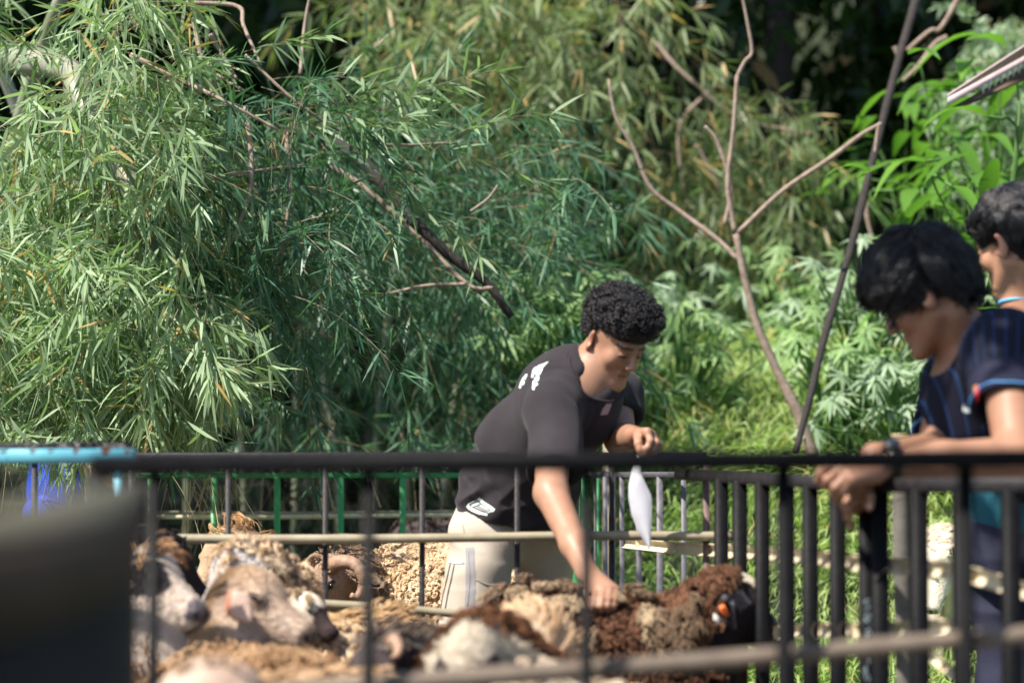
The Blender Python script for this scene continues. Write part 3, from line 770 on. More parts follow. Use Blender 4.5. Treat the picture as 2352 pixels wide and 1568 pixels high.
# the largest near leaves one by one
LM = []
for i in range(6):
    rr = np.random.default_rng(i); L = .12; b = np.zeros((1, 3))
    V, Tt, Q = leaves(b, [[1, 0, .0]], [[0, .2 * (i - 2), 1]], L, .009 + .001 * (i % 3), .08 + .09 * i)
    LM.append(mesh_np('leaf', V, [Tt, Q], M['bamboo_leaf'], attrs={'tint': np.full(6, .25 + .13 * i)}))
c_a = np.array(bA.location); rr = np.random.default_rng(5)
px, py, D = region(520, (-20, 540), (20, 1010), (6.7, 7.25), rr, fA)
for x, y, dd in list(zip(px, py, D))[:290]:
    o = bpy.data.objects.new('leaf', LM[rr.integers(6)]); o.location = [float(v) for v in P(x, y, dd) - c_a]
    o.rotation_euler = (rr.uniform(0, 6.28), rr.uniform(-.4, 1.4), rr.uniform(0, 6.28)); s_ = rr.uniform(.7, 1.25); o.scale = (s_, s_, s_); link(o, bA)

# ---- middle bamboo, in the shade behind
bB = thing('bamboo_clump', P(900, 900, 11) * [1, 1, 0], 'shaded bluish green bamboo thicket in the middle, behind the green fence', 'bamboo')
def fB(px, py, u): return (u < np.where((px > 1150) & (py < 620), .35, 1)) & ~((((px - 620) / 90) ** 2 + ((py - 700) / 60) ** 2 < 1) & (u > .4)) & (u < np.where(py > 900, .75, 1))
px, py, D = region(1050, (380, 1330), (330, 1010), (9.6, 12), r, lambda x, y, u: fB(x, y, u) & (gaps(x, y, 120, 5) > .0) & (u < np.clip((1120 - y) / 260, .15, 1)))
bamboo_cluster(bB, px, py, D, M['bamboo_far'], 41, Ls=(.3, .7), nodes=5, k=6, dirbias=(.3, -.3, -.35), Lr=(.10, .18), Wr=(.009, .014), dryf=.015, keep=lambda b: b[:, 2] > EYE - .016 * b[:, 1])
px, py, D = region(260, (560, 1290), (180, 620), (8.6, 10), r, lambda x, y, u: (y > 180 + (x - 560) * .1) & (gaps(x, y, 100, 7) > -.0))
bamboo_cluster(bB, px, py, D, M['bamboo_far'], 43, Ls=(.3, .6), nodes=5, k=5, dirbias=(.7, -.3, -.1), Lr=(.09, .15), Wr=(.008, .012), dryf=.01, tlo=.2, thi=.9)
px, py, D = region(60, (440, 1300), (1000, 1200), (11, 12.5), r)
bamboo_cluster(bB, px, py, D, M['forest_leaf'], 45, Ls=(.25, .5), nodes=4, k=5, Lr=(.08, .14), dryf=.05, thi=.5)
for i in range(9):
    x = 420 + i * 105 + 40 * math.sin(i * 7); xx = x + 60 * math.sin(i * 3.3)
    branch('culm', bB, [P(x, 1500, 12.2), P(x + 10, 1100, 12.1), P(xx, 800, 12), P(xx + 60, 430, 11.8)], .022, .012, M['culm'], nodes=.38, seed=60 + i, wob=.1, n=30)
# dead twigs hanging near the green fence
px, py, D = region(26, (380, 560), (1085, 1120), (7.0, 9), r)
O = PA(px, py, D); path, *_ = sprays(O, rdir(len(O), r) * .5 + [.2, 0, -.9], r.uniform(.08, .3, len(O)), 2, 1, 51, droop=.2)
V, Q, Tt = tubes(path, np.full(path.shape[:2], .0014), 3, caps=False); put('dead_twigs', V, Q, M['straw'], bA, kind='stuff')

# fallen dark branch across the thicket
fb = thing('fallen_branch', P(960, 560, 8.4), 'dark mossy branch sloping down right through the bamboo', 'branch')
branch('main_limb', fb, [P(770, 330, 8.6), P(850, 390, 8.5), P(950, 500, 8.4), P(1040, 590, 8.4), P(1120, 650, 8.4), P(1180, 730, 8.4)], .026, .014, M['bark_dark'], seed=3, wob=.8)
branch('side_limb', fb, [P(760, 380, 8.5), P(850, 440, 8.45), P(960, 540, 8.4), P(1070, 655, 8.35), P(1130, 665, 8.35)], .011, .008, M['bark'], seed=4, wob=.9)
branch('side_limb', fb, [P(1070, 655, 8.35), P(960, 660, 8.35), P(800, 700, 8.4)], .008, .004, M['bark'], seed=5, wob=.9)
branch('twig', fb, [P(1080, 485, 8.35), P(1120, 455, 8.35), P(1142, 425, 8.35)], .006, .004, M['bark'], seed=6, wob=.9)

# ---- yellowish bamboo overhead, middle and right
bC = thing('bamboo_clump', P(1300, 500, 14) * [1, 1, 0], 'blurred yellow green bamboo hanging in from the top centre', 'bamboo')
def fC(px, py, u):
    lim = 225 + 50 * np.sin(px / 130) + np.where(px < 850, -60, 0)
    return (u < np.clip((lim - py) / 120, 0, 1)) & (gaps(px, py, 110, 9) > -.05 + .45 * (px < 900))
px, py, D = region(820, (640, 1600), (-80, 380), (11.4, 13.2), r, fC)
bamboo_cluster(bC, px, py, D, M['bamboo_yellow'], 71, Ls=(.35, .8), nodes=5, k=6, dirbias=(.2, -.3, -.4), Lr=(.12, .2), Wr=(.012, .018), dryf=.10, tlo=.1, thi=.9)
px, py, D = region(110, (1380, 1860), (200, 520), (11.8, 13), r, lambda x, y, u: (np.abs(x - 1640) < 230 - (y - 200) * .3) & (y < 560))
bamboo_cluster(bC, px, py, D, M['bamboo_yellow'], 73, Ls=(.3, .6), nodes=5, k=4, dirbias=(.3, 0, -.7), Lr=(.12, .2), Wr=(.011, .016), dryf=.12, tlo=0, thi=.6)
px, py, D = region(220, (1230, 1700), (280, 700), (14, 16.5), r)
bamboo_cluster(bC, px, py, D, M['forest_leaf'], 75, Ls=(.4, .8), nodes=5, k=5, Lr=(.14, .22), Wr=(.013, .018), dryf=.03, thi=.9)
for i in range(6):
    x = 700 + i * 190
    branch('culm', bC, [P(x, 1300, 17.5), P(x + 30, 600, 17.2), P(x + 90, -120, 16.8)], .035, .022, M['culm'], nodes=.4, seed=80 + i, wob=.1, n=26)
for i, pts in enumerate(([P(1630, 210, 12.4), P(1560, 300, 12.4), P(1585, 480, 12.4), P(1660, 640, 12.5)], [P(1500, 90, 12.5), P(1580, 180, 12.4), P(1700, 270, 12.4), P(1880, 310, 12.4)],
                         [P(1600, 330, 12.4), P(1650, 430, 12.4), P(1700, 560, 12.4)])):
    branch('branch', bC, pts, .012, .006, M['bark'], seed=90 + i, wob=.8)

# ---- bare pale tree on the bank
tb = thing('bare_tree', np.append(P(1850, 1000, 9.4)[:2], .5), 'slender leafless pale tree with forked branches on the grassy bank', 'tree')
br = lambda nm, pts, a, b_, s: branch(nm, tb, pts, a, b_, M['bark'], seed=s, wob=1.1)
br('trunk', [P(1870, 1060, 9.4), P(1835, 950, 9.4), P(1780, 850, 9.4), P(1735, 750, 9.4), P(1712, 650, 9.4), P(1690, 530, 9.4)], .024, .014, 1)
br('limb', [P(1690, 540, 9.4), P(1672, 430, 9.4), P(1684, 300, 9.4), P(1692, 178, 9.4)], .011, .009, 2)
br('limb', [P(1692, 180, 9.4), P(1712, 140, 9.4), P(1728, 118, 9.4), P(1720, 60, 9.4), P(1705, -20, 9.4)], .008, .006, 3)
br('limb', [P(1695, 530, 9.4), P(1790, 440, 9.35), P(1900, 365, 9.3), P(1975, 310, 9.3), P(2022, 284, 9.3)], .012, .008, 4)
br('limb', [P(2016, 290, 9.3), P(2012, 320, 9.3), P(2008, 350, 9.3)], .008, .006, 5)
br('limb', [P(1703, 600, 9.4), P(1640, 540, 9.45), P(1560, 480, 9.5), P(1495, 430, 9.5), P(1455, 340, 9.5), P(1415, 270, 9.5), P(1398, 180, 9.5)], .012, .006, 6)
br('limb', [P(1665, 520, 9.4), P(1680, 430, 9.4), P(1650, 330, 9.4), P(1620, 290, 9.4)], .010, .007, 7)
pb = thing('leaning_pole', P(1840, 990, 10.6), 'long dark slanting pole or dead trunk rising to the top edge', 'pole')
branch('pole_shaft', pb, [P(1828, 1040, 9.0), P(1865, 900, 9.1), P(1905, 740, 9.3), P(1960, 560, 9.6), P(2010, 340, 9.9), P(2060, 150, 10.2), P(2120, -60, 10.6)], .0145, .020, M['bark_dark'], seed=8, wob=.35, n=40)
for i, pts in enumerate(([P(2215, -30, 10.9), P(2165, 60, 10.9), P(2140, 68, 10.9), P(2085, 115, 10.9)], [P(2175, 88, 10.9), P(2145, 105, 10.9), P(2110, 150, 10.9), P(2070, 190, 10.9)],
                         [P(2055, 105, 10.8), P(2062, 135, 10.8), P(2055, 165, 10.8)], [P(1990, 470, 10.8), P(1994, 510, 10.8), P(2003, 550, 10.8)])):
    b_ = thing('dry_branch', pts[0], ('dry pinkish branch at the top edge right of the dark pole', 'dry pinkish branch forking low beside the dark pole, left of the silvery shrub', 'short pale stub touching the dark pole near the top', 'thin dangling brown twig beside the dark pole, above the bushy haired man')[i], 'branch')
    branch('stem', b_, pts, .013, .010, M['bark'], seed=100 + i, wob=.9)

# ---- broad leaved plants at right
def broad_plant(x, y, D, n, sc, label, seed, m='broad_leaf', up=.6, narrow=.30):
    r = np.random.default_rng(seed); base = P(x, y, D); base2 = base.copy(); base2[2] = float(T(base[0], base[1]))
    pl_ = thing('broadleaf_plant', base2, label, 'plant', 'broad leaved plants on the bank')
    for i in range(int(n * 1.7)):
        az = r.uniform(0, 6.28); el = r.uniform(-.35, .6)
        h = base + np.array([r.normal() * .16 * sc, r.normal() * .12, r.normal() * .2 * sc])
        d = unit(np.array([math.cos(az), math.sin(az) - .4, el])); st = r.uniform(.08, .28) * sc
        a = h; b_ = h + d * st; L = r.uniform(.20, .38) * sc; Wd = L * narrow * r.uniform(.8, 1.2)
        K = 8; t = np.linspace(0, 1, K); sag = r.uniform(.3, .9)
        ctr = b_ + d * (L * t)[:, None]; ctr[:, 2] -= sag * L * t ** 2
        tg = unit(np.gradient(ctr, axis=0)); sd_ = unit(np.cross(tg, [0, 0, 1.])); un = np.cross(sd_, tg)
        wv = Wd * .5 * np.sin(math.pi * np.clip(t, 0.02, .985) ** .8)
        cup = r.uniform(.1, .45); wav = np.sin(t * 14 + seed + i) * .06
        V = np.stack([ctr + sd_ * wv[:, None] + un * (wv * (cup + wav))[:, None], ctr, ctr - sd_ * wv[:, None] + un * (wv * (cup - wav))[:, None]], 1).reshape(-1, 3)
        idx = np.arange(K * 3).reshape(K, 3)
        Q = np.concatenate([np.stack([idx[:-1, j], idx[1:, j], idx[1:, j + 1], idx[:-1, j + 1]], -1) for j in (0, 1)])
        put('leaf', V, Q, M[m], pl_, smooth=True, attrs={'tint': np.full(len(V), r.uniform(0, .88))})
        if i % 3 == 0:
            V, Q, Tt = tubes(curve_pts([base + [0, .05, -.45], a, b_], 8), np.full(8, .006 * sc), 4); put('stalk', V, Q, M['grass_stem'], pl_)
M['grass_stem'] = mat('green_stalk', (.08, .17, .04), .6)
for a in ((2290, 430, 9.2, 18, 1.0, 'bright broad leaved plant just left of the rear man\'s hair', 1), (2160, 430, 10.5, 16, .9, 'broad leaved plant with arching leaves above the bushy haired man', 2),
          (2080, 380, 12, 14, .8, 'dim broad leaved plant right beside the dark pole', 3), (2310, 310, 10.5, 15, .9, 'bright broad leaved plant under the shed roof corner', 4),
          (2200, 560, 10, 12, .8, 'low broad leaved plant between the two dark haired heads', 5), (1960, 470, 14.5, 14, .8, 'shaded broad leaved plant behind the dark pole', 6),
          (2380, 560, 9.6, 12, .9, 'broad leaved plant at the right edge behind the rear man', 7), (2210, 340, 12.5, 12, .7, 'dark broad leaved plant high on the slope left of the roof corner', 8)):
    broad_plant(*a)
# silvery drooping shrub, upper right
ss = thing('silvery_shrub', P(2260, 300, 13) * [1, 1, 0] + [0, 0, .8], 'silvery green shrub drooping at the upper right corner', 'shrub')
px, py, D = region(300, (2225, 2440), (40, 330), (11.5, 13.5), r, lambda x, y, u: (x > 2225 + 40 * np.sin(y / 50)) & ~((y > 260) & (u > .4)))
bamboo_cluster(ss, px, py, D, M['silver_leaf'], 111, Ls=(.2, .4), nodes=6, k=5, dirbias=(-.3, -.2, -.5), Lr=(.05, .09), Wr=(.012, .02), dryf=0, down=.5)
branch('stem', ss, [P(2330, 800, 13), P(2320, 300, 13), P(2290, 80, 13)], .05, .02, M['bark'], seed=12)

# ---- palmate shrubs along the bank
def palm_shrub(x, y, D, n, spread, label, seed, m='shrub_leaf', Lr=(.07, .13)):
    r = np.random.default_rng(seed); base = P(x, y, D); z0 = float(T(base[0], base[1]))
    sh = thing('leafy_shrub', (base[0], base[1], z0), label, 'shrub', 'palmate leaved shrubs on the bank')
    B = []; Dd = []; nr = []; stems = []
    for i in range(int(n * 1.9)):
        c = base + r.normal(size=3) * np.array([spread, spread * .6, spread * .7]); up = unit(np.array([r.normal() * .5, -.4 + r.normal() * .4, .8]))
        a1 = unit(np.cross(up, rdir(1, r)[0])); a2 = np.cross(up, a1); kk = 8; Lf = r.uniform(.8, 1.2)
        for q in range(kk):
            an = q / kk * 6.28 + r.normal() * .12; B.append(c); Dd.append(unit(a1 * math.cos(an) + a2 * math.sin(an) - up * .15 + np.array([0, 0, -.15]))); nr.append(up)
        stems.append(curve_pts([[base[0] + (c[0] - base[0]) * .3, base[1] + (c[1] - base[1]) * .3, max(z0, c[2] - .6)], (c + base) / 2 - [0, 0, .15], c], 7))
    B = np.array(B); n_ = len(B)
    leaf_obj('foliage', B, np.array(Dd), np.array(nr), r.uniform(*Lr, n_), r.uniform(.014, .022, n_), M[m], sh, np.clip(r.normal(.5, .22, n_), 0, .9), droop=.25)
    st = np.array(stems); V, Q, Tt = tubes(st, np.full(st.shape[:2], .005), 4, caps=False); put('stems', V, Q, M['grass_stem'], sh, kind='stuff')
for a in ((1290, 740, 9.6, 30, .17, 'pale palmate shrub just left of the standing man\'s curly hair', 1), (1545, 690, 11.5, 26, .17, 'palmate shrub right of the standing man\'s curly hair', 2),
          (1560, 830, 10.4, 34, .2, 'low palmate shrub facing the standing man\'s chin', 3), (1860, 720, 11.6, 36, .22, 'palmate shrub between the pale tree and the dark pole', 4),
          (1990, 740, 10.2, 40, .22, 'silvery palmate shrub right of the dark pole, by the bowed head', 5), (2090, 880, 9.6, 34, .2, 'palmate shrub in front of the bowed man\'s chin', 6),
          (1930, 840, 9.8, 22, .16, 'fresh light green shrub on the bank, right of the pole foot', 7), (1690, 760, 13, 26, .25, 'dim palmate shrub behind the pale tree trunk', 8)):
    palm_shrub(*a, m='silver_leaf' if a[-1] in (5, 6, 2) else 'shrub_leaf')

# ---- grass
def grass(name, n, xr, yr, Lr, seed, label, dens=None, m='grass', lean=.5):
    r = np.random.default_rng(seed); x = r.uniform(*xr, n); y = r.uniform(*yr, n)
    if dens is not None: k = r.random(n) < dens(x, y); x, y = x[k], y[k]
    n = len(x); z = T(x, y) - .01; b = np.stack([x, y, z], -1)
    cl = vnoise3(b, 2.3, seed); d = np.stack([cl[:, 0] * .9 + r.normal(0, lean * .6, n), cl[:, 1] * .7 + r.normal(0, lean * .6, n), np.full(n, .9)], -1)
    L = r.uniform(*Lr, n) * (1 + .35 * vnoise(b, 1.3, seed + 2)); W = r.uniform(.007, .014, n)
    nr = rdir(n, r); tint = np.clip(.45 + .3 * vnoise(b, .9, seed + 5) + r.normal(0, .16, n), 0, .9); tint[r.random(n) < .05] = 1
    o = leaf_obj(name, b, d, nr, L, W, M[m], None, tint, droop=.75); tag(o, label, 'grass', kind='stuff'); return o
def gd(x, y): return np.clip((x + .35) / .6, 0, 1) * (np.clip((y - 6.9) / .6, .0, 1))
grass('grass', 70000, (-.2, 6.2), (6.6, 14), (.20, .55), 3, 'tall bright grass covering the sunny bank beyond the fence', gd)
grass('grass', 9000, (1.15, 3.5), (5.6, 8.2), (.08, .22), 4, 'shorter grass right outside the pen corner', lambda x, y: np.clip((y - 5.4 + (x - 1.1) * .5) / .6, 0, 1))
grass('grass', 4000, (-5, 0), (9.5, 14), (.1, .35), 5, 'thin shaded grass under the bamboo thicket', None, m='forest_leaf')

# ---- dark forest behind
def tree(x, y, h, cr, label, seed, n=2600, m='forest_leaf', Lr=(.16, .3), zlo=.15, lean=0):
    r = np.random.default_rng(seed); z0 = float(T(x, y)); t_ = thing('forest_tree', (x, y, z0), label, 'tree', 'trees of the dark wood behind')
    branch('trunk', t_, [(x, y, z0 - .2), (x + lean * .3, y, z0 + h * .4), (x + lean, y, z0 + h * .85)], .14, .05, M['bark_dark'], seed=seed)
    for j in range(4):
        az = r.uniform(0, 6.28); zz = z0 + h * r.uniform(.3, .6); branch('limb', t_, [(x + lean * .5, y, zz), (x + math.cos(az) * cr * .5, y + math.sin(az) * cr * .4, zz + h * .12), (x + math.cos(az) * cr * .9, y + math.sin(az) * cr * .8, zz + h * .2)], .05, .02, M['bark_dark'], seed=seed + j, n=12)
    k = 34; cc = rdir(k, r) * (r.random((k, 1)) ** .33) * np.array([cr, cr, h * .5 * (1 - zlo)]) * .95 + np.array([x + lean * .6, y, z0 + h * (zlo + (1 - zlo) * .5)])
    i = r.integers(k, size=n); b = cc[i] + r.normal(size=(n, 3)) * np.array([.42, .42, .34]) * cr * .36
    d = rdir(n, r); d[:, 2] -= .5; nr = rdir(n, r); nr[:, 2] += .7
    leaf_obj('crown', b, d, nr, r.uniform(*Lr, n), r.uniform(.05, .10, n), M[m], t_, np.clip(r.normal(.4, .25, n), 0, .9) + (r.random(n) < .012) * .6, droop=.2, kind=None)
desc = ['at the far left behind the bamboo', 'behind the left clump of bamboo', 'behind the thin bare twigs, upper left', 'behind the middle thicket', 'behind the fallen dark branch', 'behind the curly haired man',
        'behind the yellowish bamboo', 'behind the fork of the bare tree', 'between bare tree and dark pole', 'behind the dark pole', 'behind the silvery shrub', 'beyond the shed roof corner', 'at the far right edge']
for i in range(13):
    x = -5.2 + i * .87; tree(x * 1.05, 16.8 + 1.2 * math.sin(i * 2.1), 6.2 + .6 * math.sin(i * 5), 1.35, 'dark leafy forest tree ' + desc[i], 200 + i, n=2300, zlo=.08)
for i in range(9):
    x = -7.5 + i * 2.0; tree(x, 21.5 + math.sin(i * 3.1), 9.5, 2.3, 'tall dark forest tree deep in the wood, ' + ['far left', 'left of the tall culms', 'over the upper left gap', 'over the left centre', 'over the centre', 'right of the centre', 'above the bare tree', 'above the dark pole', 'above the roof corner'][i], 300 + i, n=2300, Lr=(.3, .5), zlo=.05)
# unseen foliage added overhead to shade the wood and the two men at the right
def canopy(name, label, c, rad, n, seed, Lr=(.1, .2), m='forest_leaf', trunk=None, cat='tree', grp=None):
    r = np.random.default_rng(seed); c = np.array(c, float); rad = np.array(rad, float)
    base = np.array(trunk[0], float) if trunk else c; t_ = thing(name, base, label, cat, grp)
    if trunk: branch('trunk', t_, trunk, .16, .05, M['bark_dark'], seed=seed)
    k = 26; cc = rdir(k, r) * (r.random((k, 1)) ** .33) * rad * .85 + c
    i = r.integers(k, size=n); b = cc[i] + r.normal(size=(n, 3)) * rad * .26
    d = rdir(n, r); d[:, 2] -= .5; nr = rdir(n, r); nr[:, 2] += .8
    leaf_obj('crown', b, d, nr, r.uniform(*Lr, n), r.uniform(.04, .07, n), M[m], t_, np.clip(r.normal(.5, .25, n), 0, .9), droop=.2, kind=None)

# trees added outside the frame, their crowns placed to block the sun
def bigcan(cx, cy, cz, rx, ry, rz, n, label, seed, tr, Lr=(.2, .4)):
    canopy('added_shade_tree', label, (cx, cy, cz), (rx, ry, rz), n, seed, Lr=Lr, trunk=[(tr[0], tr[1], float(T(tr[0], tr[1])) - .1), ((tr[0] + cx) / 2, (tr[1] + cy) / 2, cz * .6), (cx, cy, cz)])
for i, (cx, cy) in enumerate(((-9, 12.9), (-6.3, 13.4), (-4.0, 13.0), (-1.8, 13.1), (.6, 13.6), (-8, 16.5), (-5, 16.8), (-2, 16.6), (1, 16.8))):
    bigcan(cx, cy, 8.0 + .3 * (i % 3), 1.9, 2.0, .8, 2600, 'added tall crown above the frame to shade the dark wood, ' + ['first from the left', 'second from the left', 'third from the left', 'fourth from the left', 'last in the front row', 'first of the rear row', 'second of the rear row', 'third of the rear row', 'last of the rear row'][i], 400 + i, (cx + 1.0, 18.2 + (i > 4) * 2.5), Lr=(.35, .6))
bigcan(-3.6, 9.0, 6.2, 1.5, 1.0, .5, 2300, 'leafy crown added above the frame to shade the middle bamboo', 420, (-6.4, 12.5))
bigcan(.10, 4.25, 3.5, .55, .55, .30, 1500, 'leafy bough added out of frame to shade the two men at the fence', 421, (3.0, 3.2), Lr=(.08, .16))

# ================================================================== people
def frame(F, up=(0, 0, 1), roll=0):
    F = unit(F); up = np.asarray(up, float); U = unit(up - F * (up @ F)); R = np.cross(F, U)
    if roll:
        c, s = math.cos(roll), math.sin(roll); R, U = R * c + U * s, U * c - R * s
    return R, F, U
class Head:
    def __init__(s, c, F, up=(0, 0, 1), roll=0, sc=1.0):
        s.c = np.array(c, float); s.R, s.F, s.U = frame(F, up, roll); s.s = sc
    def w(s, r, f, u): return s.c + (s.R * r + s.F * f + s.U * u) * s.s
    def loc(s, V):
        d = (V - s.c) / s.s; return np.stack([d @ s.R, d @ s.F, d @ s.U], -1)
    def build(s, d):
        A = np.array([s.R, s.F, s.U]); k = s.s; e = lambda c, r, kk=.02, **q: d.ell(s.w(*c), np.array(r) * k, A, kk, **q)
        c = lambda a, b, r1, r2, kk=.015, **q: d.cone(s.w(*a), s.w(*b), r1 * k, r2 * k, kk, **q)
        e((0, -.014, .042), (.074, .094, .080)); e((0, .030, -.02), (.060, .062, .082), .03)
        c((-.050, -.002, -.045), (-.018, .072, -.098), .020, .017, .02); c((.050, -.002, -.045), (.018, .072, -.098), .020, .017, .02)
        c((0, .060, -.075), (0, .078, -.100), .026, .018, .02)
        e((-.042, .062, -.022), (.022, .022, .024), .02); e((.042, .062, -.022), (.022, .022, .024), .02)
        c((-.036, .080, .024), (.036, .080, .024), .013, .013, .015)
        for x in (-.031, .031): e((x, .104, .002), (.019, .013, .011), .012, sub=True)
        for x in (-.031, .031): e((x, .082, .001), (.0145, .0125, .0125), .003)
        c((0, .092, .012), (0, .110, -.026), .0075, .012, .01)
        for x in (-.012, .012): e((x, .103, -.032), (.009, .010, .008), .006)
        c((-.019, .087, -.0575), (.019, .087, -.0575), .0062, .0062, .006); c((0, .091, -.058), (0, .091, -.058), .007, .007, .006)
        c((-.016, .086, -.0705), (.016, .086, -.0705), .0075, .0075, .006)
        for x in (-1, 1):
            ra, fa, ua = s.R, s.F, s.U
            ax = unit(ra * x * .80 - fa * .60); Ae = np.array([ax, unit(fa - ax * (fa @ ax)), s.U])
            d.ell(s.w(x * .079, -.012, -.004), np.array([.008, .019, .033]) * k, Ae, .006)
            d.ell(s.w(x * .089, -.006, .002), np.array([.010, .010, .018]) * k, Ae, .006, sub=True)
        return d
def skin_tint(V, base, head=None, lips=(.30, .10, .075), extra=None, brow=True):
    c = np.tile(np.array(base, float), (len(V), 1))
    c *= (1 + .07 * vnoise(V, 25) + .10 * vnoise(V, 9, 4))[:, None]; c[:, 1:] *= (1 - .10 * np.clip(vnoise(V, 14, 9), 0, 1))[:, None]
    if head is not None:
        q = head.loc(V); r, f, u = q[:, 0], q[:, 1], q[:, 2]
        m = np.exp(-((r / .021) ** 2 + ((u + .064) / .0105) ** 2)) * (f > .072)
        c = c * (1 - .8 * m[:, None]) + np.array(lips) * (.8 * m)[:, None]
        m = (np.abs(u + .0645) < .0022) & (np.abs(r) < .022) & (f > .07); c[m] *= .35
        for x in (-.031, .031):
            if brow:
                m = (np.abs(u - .024 + ((r - x) * 10) ** 2 * .004 + .0) < .0048) & (np.abs(r - x) < .021) & (f > .06); c[m] = c[m] * .22
            m = (np.abs(u + .0035 + .0) < .0032) & (np.abs(r - x) < .0145) & (f > .06); c[m] = (.010, .007, .006)
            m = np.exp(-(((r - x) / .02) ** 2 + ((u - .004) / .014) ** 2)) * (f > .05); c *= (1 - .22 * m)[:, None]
        for x in (-.0075, .0075):
            m = ((r - x) ** 2 + (f - .104) ** 2 < .0042 ** 2) & (u < -.034) & (u > -.046); c[m] *= .2
        m = np.exp(-((np.abs(r) - .088) ** 2 / .012 ** 2 + (f + .005) ** 2 / .02 ** 2 + u ** 2 / .03 ** 2)); c = c * (1 - .0 * m[:, None]); c[:, 0] *= 1 + .18 * m; 
    return np.clip(c, 0, 1)
def cloth(V, N, amp, f, seed=0, stretch=None):
    q = V.copy()
    if stretch is not None: q = q - (q @ unit(stretch))[:, None] * unit(stretch) * .7
    n1 = vnoise(q, f, seed); n2 = vnoise(q, f * 2.3, seed + 5)
    return V + N * ((1 - np.abs(n1) * 2.0) * amp + n2 * amp * .45)[:, None]
def sdf_put(name, d, h, m, parent, fn=None, tint=None, rl=1, attrs=None, label=None):
    V, Q = d.mesh(h)
    V = relax(V, Q, rl, .5)
    if fn is not None: V = fn(V, vnormals(V, Q))
    at = {}
    if tint is not None: at['tint'] = tint(V)
    if attrs is not None: at.update(attrs(V))
    o = put(name, V, Q, m, parent, smooth=True, attrs=at, label=label)
    return o, V, Q
def bvh(V, Q): return BVHTree.FromPolygons([tuple(v) for v in V], [tuple(int(i) for i in q) for q in Q])
def ray(b, px, py, off=.0016, D0=3.0):
    a = Vector(P(px, py, D0)); d = (a - Vector((0, 0, EYE))).normalized()
    h = b.ray_cast(a, d)
    return None if h[0] is None else np.array(h[0] + h[1] * off if h[1].dot(d) < 0 else h[0] - h[1] * off)
def decal_poly(name, b, poly, m, parent, step=3.0, off=.0014):
    """flat print: polygon given as sight lines, wrapped on the cloth it is printed on"""
    poly = np.array(poly, float); lo = poly.min(0); hi = poly.max(0)
    nx = max(2, int((hi[0] - lo[0]) / step) + 1); ny = max(2, int((hi[1] - lo[1]) / step) + 1)
    xs = np.linspace(lo[0], hi[0], nx + 1); ys = np.linspace(lo[1], hi[1], ny + 1)
    def inside(x, y):
        c = False; n = len(poly)
        for i in range(n):
            x1, y1 = poly[i]; x2, y2 = poly[(i + 1) % n]
            if (y1 > y) != (y2 > y) and x < (x2 - x1) * (y - y1) / (y2 - y1) + x1: c = not c
        return c
    ids = {}; V = []; Q = []
    def vid(i, j):
        if (i, j) not in ids:
            p = ray(b, xs[i], ys[j], off)
            if p is None: ids[(i, j)] = -1
            else: ids[(i, j)] = len(V); V.append(p)
        return ids[(i, j)]
    for i in range(nx):
        for j in range(ny):
            if inside((xs[i] + xs[i + 1]) / 2, (ys[j] + ys[j + 1]) / 2):
                q = [vid(i, j), vid(i, j + 1), vid(i + 1, j + 1), vid(i + 1, j)]
                if min(q) >= 0: Q.append(q)
    if Q: return put(name, np.array(V), np.array(Q), m, parent, smooth=True)
def decal_line(name, b, pts, r, m, parent, n=14, off=.0012):
    p = curve_pts([list(a) + [0] for a in pts], n)
    W = [ray(b, x, y, off) for x, y, _ in p]; W = [q for q in W if q is not None]
    if len(W) > 2:
        V, Q, Tt = tubes(np.array(W), np.full(len(W), r), 4); return put(name, V, [Tt, Q], m, parent, smooth=True)
def hand(d, wrist, knuckles, fingers, rs=.0085, thumb=None, palm=.017, wr=.025):
    """palm from wrist to the four knuckles, each finger a chain of joints"""
    kn = [np.array(k, float) for k in knuckles]; w_ = np.array(wrist, float); mc = sum(kn) / 4
    for k_ in kn: d.cone(w_ + (k_ - mc) * .45, k_, palm * .95, palm * .68, .012)
    for k_, f in zip(kn, fingers):
        pts = [k_] + [np.array(q, float) for q in f]; m = len(pts)
        rr = [rs * 1.12, rs * 1.02, rs * .95, rs * .8][:m]
        d.chain(pts, rr, k=.0035)
        for q, r_ in zip(pts[1:-1], rr[1:]): d.ell(q, [r_ * 1.08] * 3, None, .003)
    if thumb is not None:
        pts = [np.array(q, float) for q in thumb]; d.chain(pts, [rs * 1.5, rs * 1.2, rs * 1.1, rs * .9][:len(pts)], k=.005)

SK = (.35, .19, .122)
# ------------------------------------------------------------------ standing man leaning over the fence
m1 = thing('person', P(1170, 1500, 6.5) * [1, 1, 0], 'curly haired man in faded black T-shirt and beige trousers reaching down to a brown sheep', 'person')
H1 = Head(P(1406, 784, 6.10), (.60, -.62, -.50), (.10, -.1, 1), sc=.91)
d = SDF()
pel = P(1180, 1160, 6.42); ab = P(1225, 1035, 6.30); ch = P(1318, 905, 6.16); nb = P(1360, 858, 6.12)
rsh = P(1272, 940, 6.03); lsh = P(1410, 900, 6.38)
rel = P(1266, 1132, 5.80); rwr = P(1350, 1316, 5.56)
lel = P(1425, 1006, 6.22); lwr = P(1457, 1004, 6.0)
d.chain([pel, ab, ch], [.105, .11, .11], .04); d.cone(ch, nb, .10, .065, .05)
d.cone(nb, H1.w(0, -.022, -.05), .058, .052, .03)
d.cone(rsh, ch, .058, .09, .05).cone(lsh, ch, .058, .09, .05)
d.cone(rsh, rel, .050, .041, .03); d.cone(rel, rel * .35 + rwr * .65, .043, .034, .02); d.cone(rel * .35 + rwr * .65, rwr, .034, .0265, .02)
d.cone(lsh, lel, .050, .042, .03); d.cone(lel, lwr, .044, .030, .02)
H1.build(d)
